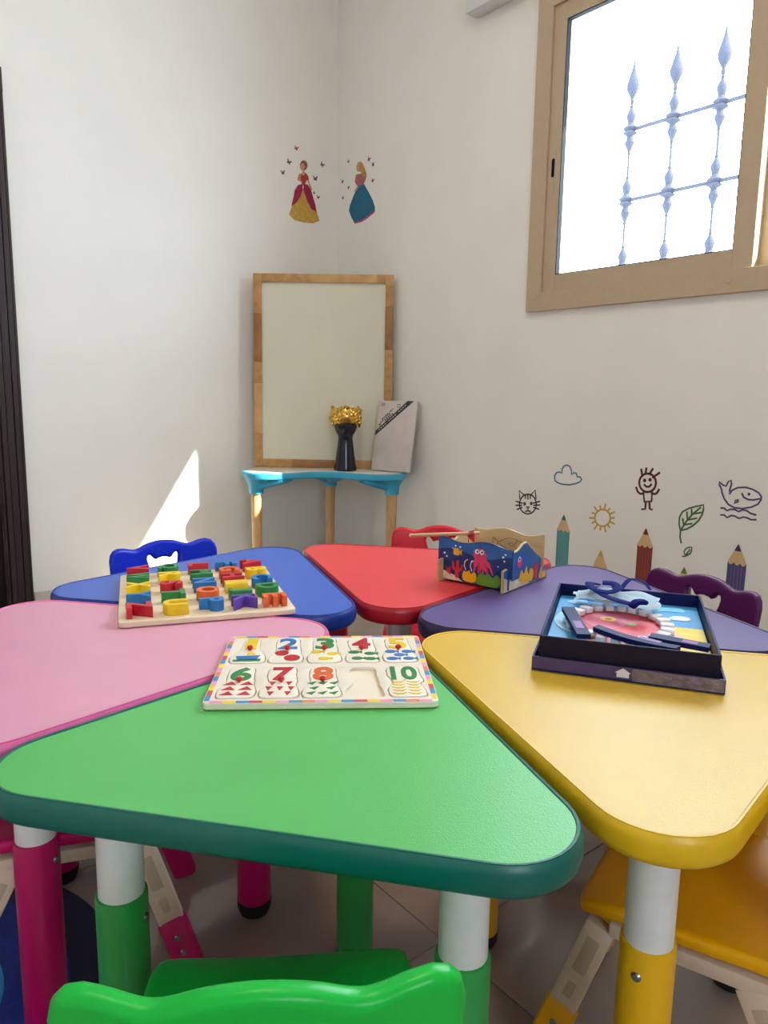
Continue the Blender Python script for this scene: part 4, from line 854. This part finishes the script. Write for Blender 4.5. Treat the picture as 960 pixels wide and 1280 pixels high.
back = [(-0.008, 0.030), (0.0, 0.030), (0.0, 0.004), (GW, 0.004), (GW, 0.030), (GW + 0.003, 0.030)] + wavy(GW + 0.003, -0.008, 0.104, 0.005, 2.6)
VB = vert(0, GD - 0.012, 0)
pb = panel('back_panel', back, 0.006, M_TOYW, VB)
for st in ([(0.06, 0.072), (0.085, 0.086), (0.115, 0.084), (0.14, 0.070), (0.115, 0.058), (0.085, 0.060), (0.06, 0.072)], [(0.06, 0.072), (0.045, 0.084), (0.048, 0.06), (0.06, 0.072)], [(0.112, 0.084), (0.104, 0.072), (0.112, 0.06)], [(0.085, 0.072), (0.098, 0.076), (0.1, 0.068), (0.085, 0.072)]):
    bm = ribbon([catmull(st, 3, False)], 0.0014, 0.0003, 0.0031); bm.transform(VB); obj('fish_line', bm, mat('burnt_line', (120, 92, 60), .6, .05), pb, sm=False)
obj('base_board', box((0.002, 0.014, 0.004), (GW - 0.004, GD - 0.014, 0.010)), M_TOYW, fg, sm=False)
# fishing rod lying across the box
fr_ = thing('fishing_rod', 'thin wooden toy fishing rod with red thread lying across the fishing game', 'toy rod', (1.254, 2.215, TOPZ), fg.rotation_euler.z)
p0, p1 = Vector((-0.041, -0.060, 0.1085)), Vector((0.058, 0.078, 0.1075))
obj('stick', tube([tuple(p0), tuple(p0.lerp(p1, .5)), tuple(p1)], 0.0042, 12), mat('rod_wood', (206, 168, 120), .45, .06), fr_)
pt = p0.lerp(p1, 0.84); dv = (p1 - p0).normalized(); xx = dv.orthogonal().normalized(); yy = dv.cross(xx)
hel = [tuple(pt + dv * (0.0011 * k / 2) + (xx * math.cos(k * .9) + yy * math.sin(k * .9)) * 0.0052) for k in range(26)]
obj('thread', tube(hel + [tuple(pt + Vector((0.004, -.004, -.012))), tuple(pt + Vector((0.002, -.002, -.03)))], 0.0011, 6), mat('red_thread', (190, 24, 34), .7, .05), fr_)

# ------------------------------------------------------------------ dentist game box
dx = Vector((-0.525, 0.851)); dang = math.atan2(dx.y, dx.x) + math.radians(0.9); dx = Vector((math.cos(dang), math.sin(dang)))
M_NAVY = mat('navy_card', (16, 22, 78), 0.5, 0.06, spec=0.2); M_NAVYD = mat('near_black_navy_card', (24, 18, 40), 0.5, 0.06, spec=0.2)
M_FILM = mat('crinkled_clear_film', (130, 128, 180), 0.14, 0.15, 70, 1.0, 110, metal=0.8)
M_FOIL = mat('crinkled_gloss_navy', (66, 54, 104), 0.3, 0.12, 30, 0.2, 130, coat=0.2)
def dloc(x, y): return (1.518 + x * dx.x - y * dx.y, 2.718 + x * dx.y + y * dx.x)
dl = thing('game_box_cover', 'flat navy box lid with crinkled shiny edge lying under the dentist game tray', 'box lid', (*dloc(0, 0), TOPZ), dang)
BW, BD = 0.280, 0.372
obj('lid_panel', box((0, 0, 0), (BW, BD, 0.003)), M_NAVY, dl, sm=False)
for lo, hi, m in (((0, 0, 0.003), (BW, 0.003, 0.022), M_FOIL), ((0, BD - .003, 0.003), (BW, BD, 0.022), M_NAVY), ((0, .003, .003), (.003, BD - .003, .022), M_NAVY), ((BW - .003, .003, .003), (BW, BD - .003, .022), M_NAVY)):
    obj('lid_wall', box(lo, hi), m, dl, sm=False)
VL = Matrix.Rotation(math.pi / 2, 4, 'X')
obj('crinkled_film', box((0.150, -0.0006, 0.002), (BW - .002, 0.0002, 0.0215)), M_FILM, dl, sm=False)
bm = poly([(0.128, 0.006), (0.146, 0.006), (0.146, 0.013), (0.149, 0.013), (0.137, 0.0205), (0.125, 0.013), (0.128, 0.013)], 0.0004, 0.0001); bm.transform(VL); obj('house_logo', bm, mat('logo_cream', (214, 208, 214), .4, .02), dl, sm=False)
TW, TD, TZ0, TZ1 = 0.264, 0.350, 0.0032, 0.0545
DT = dang + math.radians(0.9); tx_ = Vector((math.cos(DT), math.sin(DT))); t0_ = dloc(0.0092, 0.008)
def tloc(x, y): return (t0_[0] + x * tx_.x - y * tx_.y, t0_[1] + x * tx_.y + y * tx_.x)
tr = thing('game_tray', 'open navy box tray holding the dentist game on the yellow table', 'box tray', (*tloc(0, 0), TOPZ), DT)
obj('tray_bottom', box((0, 0, TZ0), (TW, TD, TZ0 + .002)), M_NAVYD, tr, sm=False)
for lo, hi in (((0, 0, TZ0 + .002), (TW, 0.004, TZ1)), ((0, TD - .004, TZ0 + .002), (TW, TD, TZ1)), ((0, .004, TZ0 + .002), (.004, TD - .004, TZ1)), ((TW - .004, .004, TZ0 + .002), (TW, TD - .004, TZ1))):
    obj('tray_wall', box(lo, hi, 0.0008), M_NAVY if lo[1] > .1 or hi[1] > .1 else M_NAVYD, tr, sm=False)
# printed insert card with a face and wide-open mouth
IZ = 0.031
ic = thing('face_card', 'printed card with a cartoon face and wide red mouth inside the tray', 'game card', (*tloc(0, 0), TOPZ), DT)
obj('card', box((0.006, 0.006, IZ - .004), (TW - .006, TD - .006, IZ)), mat('sky_blue_print', (60, 156, 214), .4, .06, 20), ic, sm=False)
def on_card(name, pts, rgb, lay):
    x0, x1, y0, y1 = 0.0065, TW - .0065, 0.0065, TD - .0065
    pts = [(min(max(x, x0), x1), min(max(y, y0), y1)) for x, y in pts]
    out = [pts[0]]
    for p in pts[1:]:
        if (Vector(p) - Vector(out[-1])).length > 1e-5: out.append(p)
    return obj(name, poly(out, 0.0003, IZ + 0.0003 * lay), mat('card_print_%d_%d_%d' % rgb, rgb, .4, .05, 40), ic, sm=False)
on_card('yellow_area', [(0.15, 0.007), (TW - .007, 0.007), (TW - .007, 0.20), (0.19, 0.20), (0.17, 0.12)], (240, 204, 22), 1)
on_card('swirl', ellipse(0.05, 0.18, 0.042, 0.075, 28), (150, 206, 238), 2); on_card('swirl', ellipse(0.054, 0.18, 0.032, 0.06, 28), (74, 168, 222), 3)
on_card('swirl', catmull([(0.02, 0.30), (0.05, 0.32), (0.06, 0.30), (0.04, 0.285)], 4), (160, 212, 238), 3)
on_card('swirl', catmull([(0.16, 0.30), (0.22, 0.33), (0.235, 0.30), (0.20, 0.295), (0.18, 0.28)], 4), (120, 196, 232), 2)
on_card('cloud', catmull([(0.205, 0.245), (0.235, 0.243), (0.24, 0.262), (0.225, 0.27), (0.21, 0.262)], 4), (226, 238, 244), 3)
on_card('face', ellipse(0.119, 0.168, 0.088, 0.116, 40), (228, 178, 158), 4)
on_card('ear', ellipse(0.209, 0.135, 0.013, 0.024, 20), (232, 184, 164), 5)
on_card('mouth', ellipse(0.118, 0.165, 0.072, 0.092, 36), (196, 40, 62), 6)
on_card('tongue', ellipse(0.142, 0.150, 0.044, 0.068, 30), (216, 52, 62), 7)
on_card('palate', ellipse(0.095, 0.19, 0.036, 0.05, 30), (212, 86, 112), 8)
on_card('candy', ellipse(0.10, 0.20, 0.014, 0.014, 16), (236, 190, 60), 9); on_card('candy', ellipse(0.10, 0.20, 0.006, 0.006, 12), (200, 120, 30), 10)
on_card('germ', catmull([(0.128, 0.185), (0.145, 0.188), (0.148, 0.176), (0.136, 0.172)], 4), (120, 160, 80), 9)
# tooth blocks around the mouth
M_TOOTH = mat('white_tooth_block', (232, 230, 234), 0.4, 0.02)
random.seed(21)
tooth_me = None
TB = []
for k in range(22):
    a = 2 * math.pi * k / 22 + 0.1
    if 3.75 < a < 4.0: continue
    x, y = 0.118 + 0.080 * math.cos(a), 0.165 + 0.098 * math.sin(a)
    TB.append((x, y, a))
for x, y, a in TB:
    if tooth_me is None:
        b = box((-.011, -.0075, 0), (.011, .0075, .010), 0.002); o = obj('tooth_block', b, M_TOOTH); tooth_me = o.data
    else: o = obj('tooth_block', tooth_me, None, sm=False)
    tag(o, 'small white tooth block around the printed mouth', 'tooth block', 'white tooth blocks of the dentist game')
    p = tloc(x, y); o.location = (p[0], p[1], TOPZ + IZ + .0030); o.rotation_euler = (0, 0, DT + a + random.uniform(-.12, .12))
# dark card strips in the tray
M_STRIP = mat('strip_print', (150, 60, 130), .4, .3, 60, rgb2=(40, 60, 160))
def strip(label, x0, y0, x1, y1, wd, h, z, curve=0.0):
    t = thing('card_strip', label, 'card strip', (*tloc(0, 0), TOPZ), DT, 'navy card strips in the game tray')
    p, q = Vector((x0, y0)), Vector((x1, y1)); d = (q - p).normalized(); n = Vector((-d.y, d.x)); L = (q - p).length
    pts = []
    N = 10
    up = [p + d * (L * i / N) + n * (wd / 2 + curve * math.sin(math.pi * i / N)) for i in range(N + 1)]
    dn = [p + d * (L * i / N) + n * (-wd / 2 + curve * math.sin(math.pi * i / N)) for i in range(N, -1, -1)]
    o = obj('strip_body', poly([tuple(v) for v in up + dn], h, z), M_NAVY, t, sm=False)
    a, b = p + d * L * .55, p + d * L * .8
    obj('strip_print', poly([tuple(a + n * wd * .3), tuple(a - n * wd * .3), tuple(b - n * wd * .3), tuple(b + n * wd * .3)], .0003, z + h), M_STRIP, t, sm=False)
    return t
strip('navy card strip along the left side of the printed mouth', 0.030, 0.185, 0.066, 0.035, 0.022, 0.008, IZ + .0142)
strip('long curved navy card strip below the printed mouth', 0.082, 0.088, 0.205, 0.022, 0.018, 0.008, IZ + .0142, -0.012)
strip('navy card strip beside the yellow print', 0.166, 0.070, 0.252, 0.046, 0.022, 0.008, IZ + .0142)
# mask and ribbon
mk = thing('toy_mask', 'pale blue folded paper mask lying over the printed face', 'mask', (*tloc(0, 0), TOPZ), DT)
bm = bmesh.new(); n, m_ = 26, 14; g = []
for i in range(n + 1):
    row = []
    for j in range(m_ + 1):
        u, v = i / n, j / m_
        x = 0.036 + 0.150 * u + 0.004 * math.sin(9 * v); y = 0.236 + 0.088 * v + 0.010 * math.sin(5 * u) * (1 - v)
        z = IZ + 0.022 + 0.012 * math.sin(math.pi * u) * math.sin(math.pi * v) + 0.0022 * math.sin(v * 24) + 0.003 * math.sin(u * 13 + v * 5)
        row.append(bm.verts.new((x, y, z)))
    g.append(row)
for i in range(n):
    for j in range(m_): bm.faces.new((g[i][j], g[i + 1][j], g[i + 1][j + 1], g[i][j + 1]))
bmesh.ops.solidify(bm, geom=bm.faces[:], thickness=0.0012)
obj('cloth', bm, mat('pale_blue_mask_paper', (222, 238, 246), .6, .04, 30), mk)
M_RIB = mat('royal_blue_ribbon', (3, 16, 104), .7, .1, spec=.1)
def rib(pts, w_): return tube(catmull(pts, 6, False), w_, 8, flat=0.25)
obj('ribbon', rib([(0.075, 0.30, 0.071), (0.062, 0.27, 0.079), (0.070, 0.245, 0.075), (0.095, 0.238, 0.073), (0.112, 0.250, 0.077), (0.105, 0.272, 0.081), (0.085, 0.275, 0.081)], .0088), M_RIB, mk)
obj('ribbon', rib([(0.07, 0.25, 0.075), (0.09, 0.228, 0.069), (0.12, 0.212, 0.065), (0.148, 0.205, 0.062)], .0088), M_RIB, mk)
obj('ribbon_knot', tube(catmull([(0.138, 0.196, 0.062), (0.146, 0.205, 0.068), (0.158, 0.218, 0.066), (0.150, 0.226, 0.064)], 5, False), .009, 8, flat=.6), M_RIB, mk)
obj('ribbon', rib([(0.120, 0.318, 0.063), (0.135, 0.345, 0.075), (0.160, 0.350, 0.071), (0.172, 0.335, 0.061)], .005), M_RIB, mk)
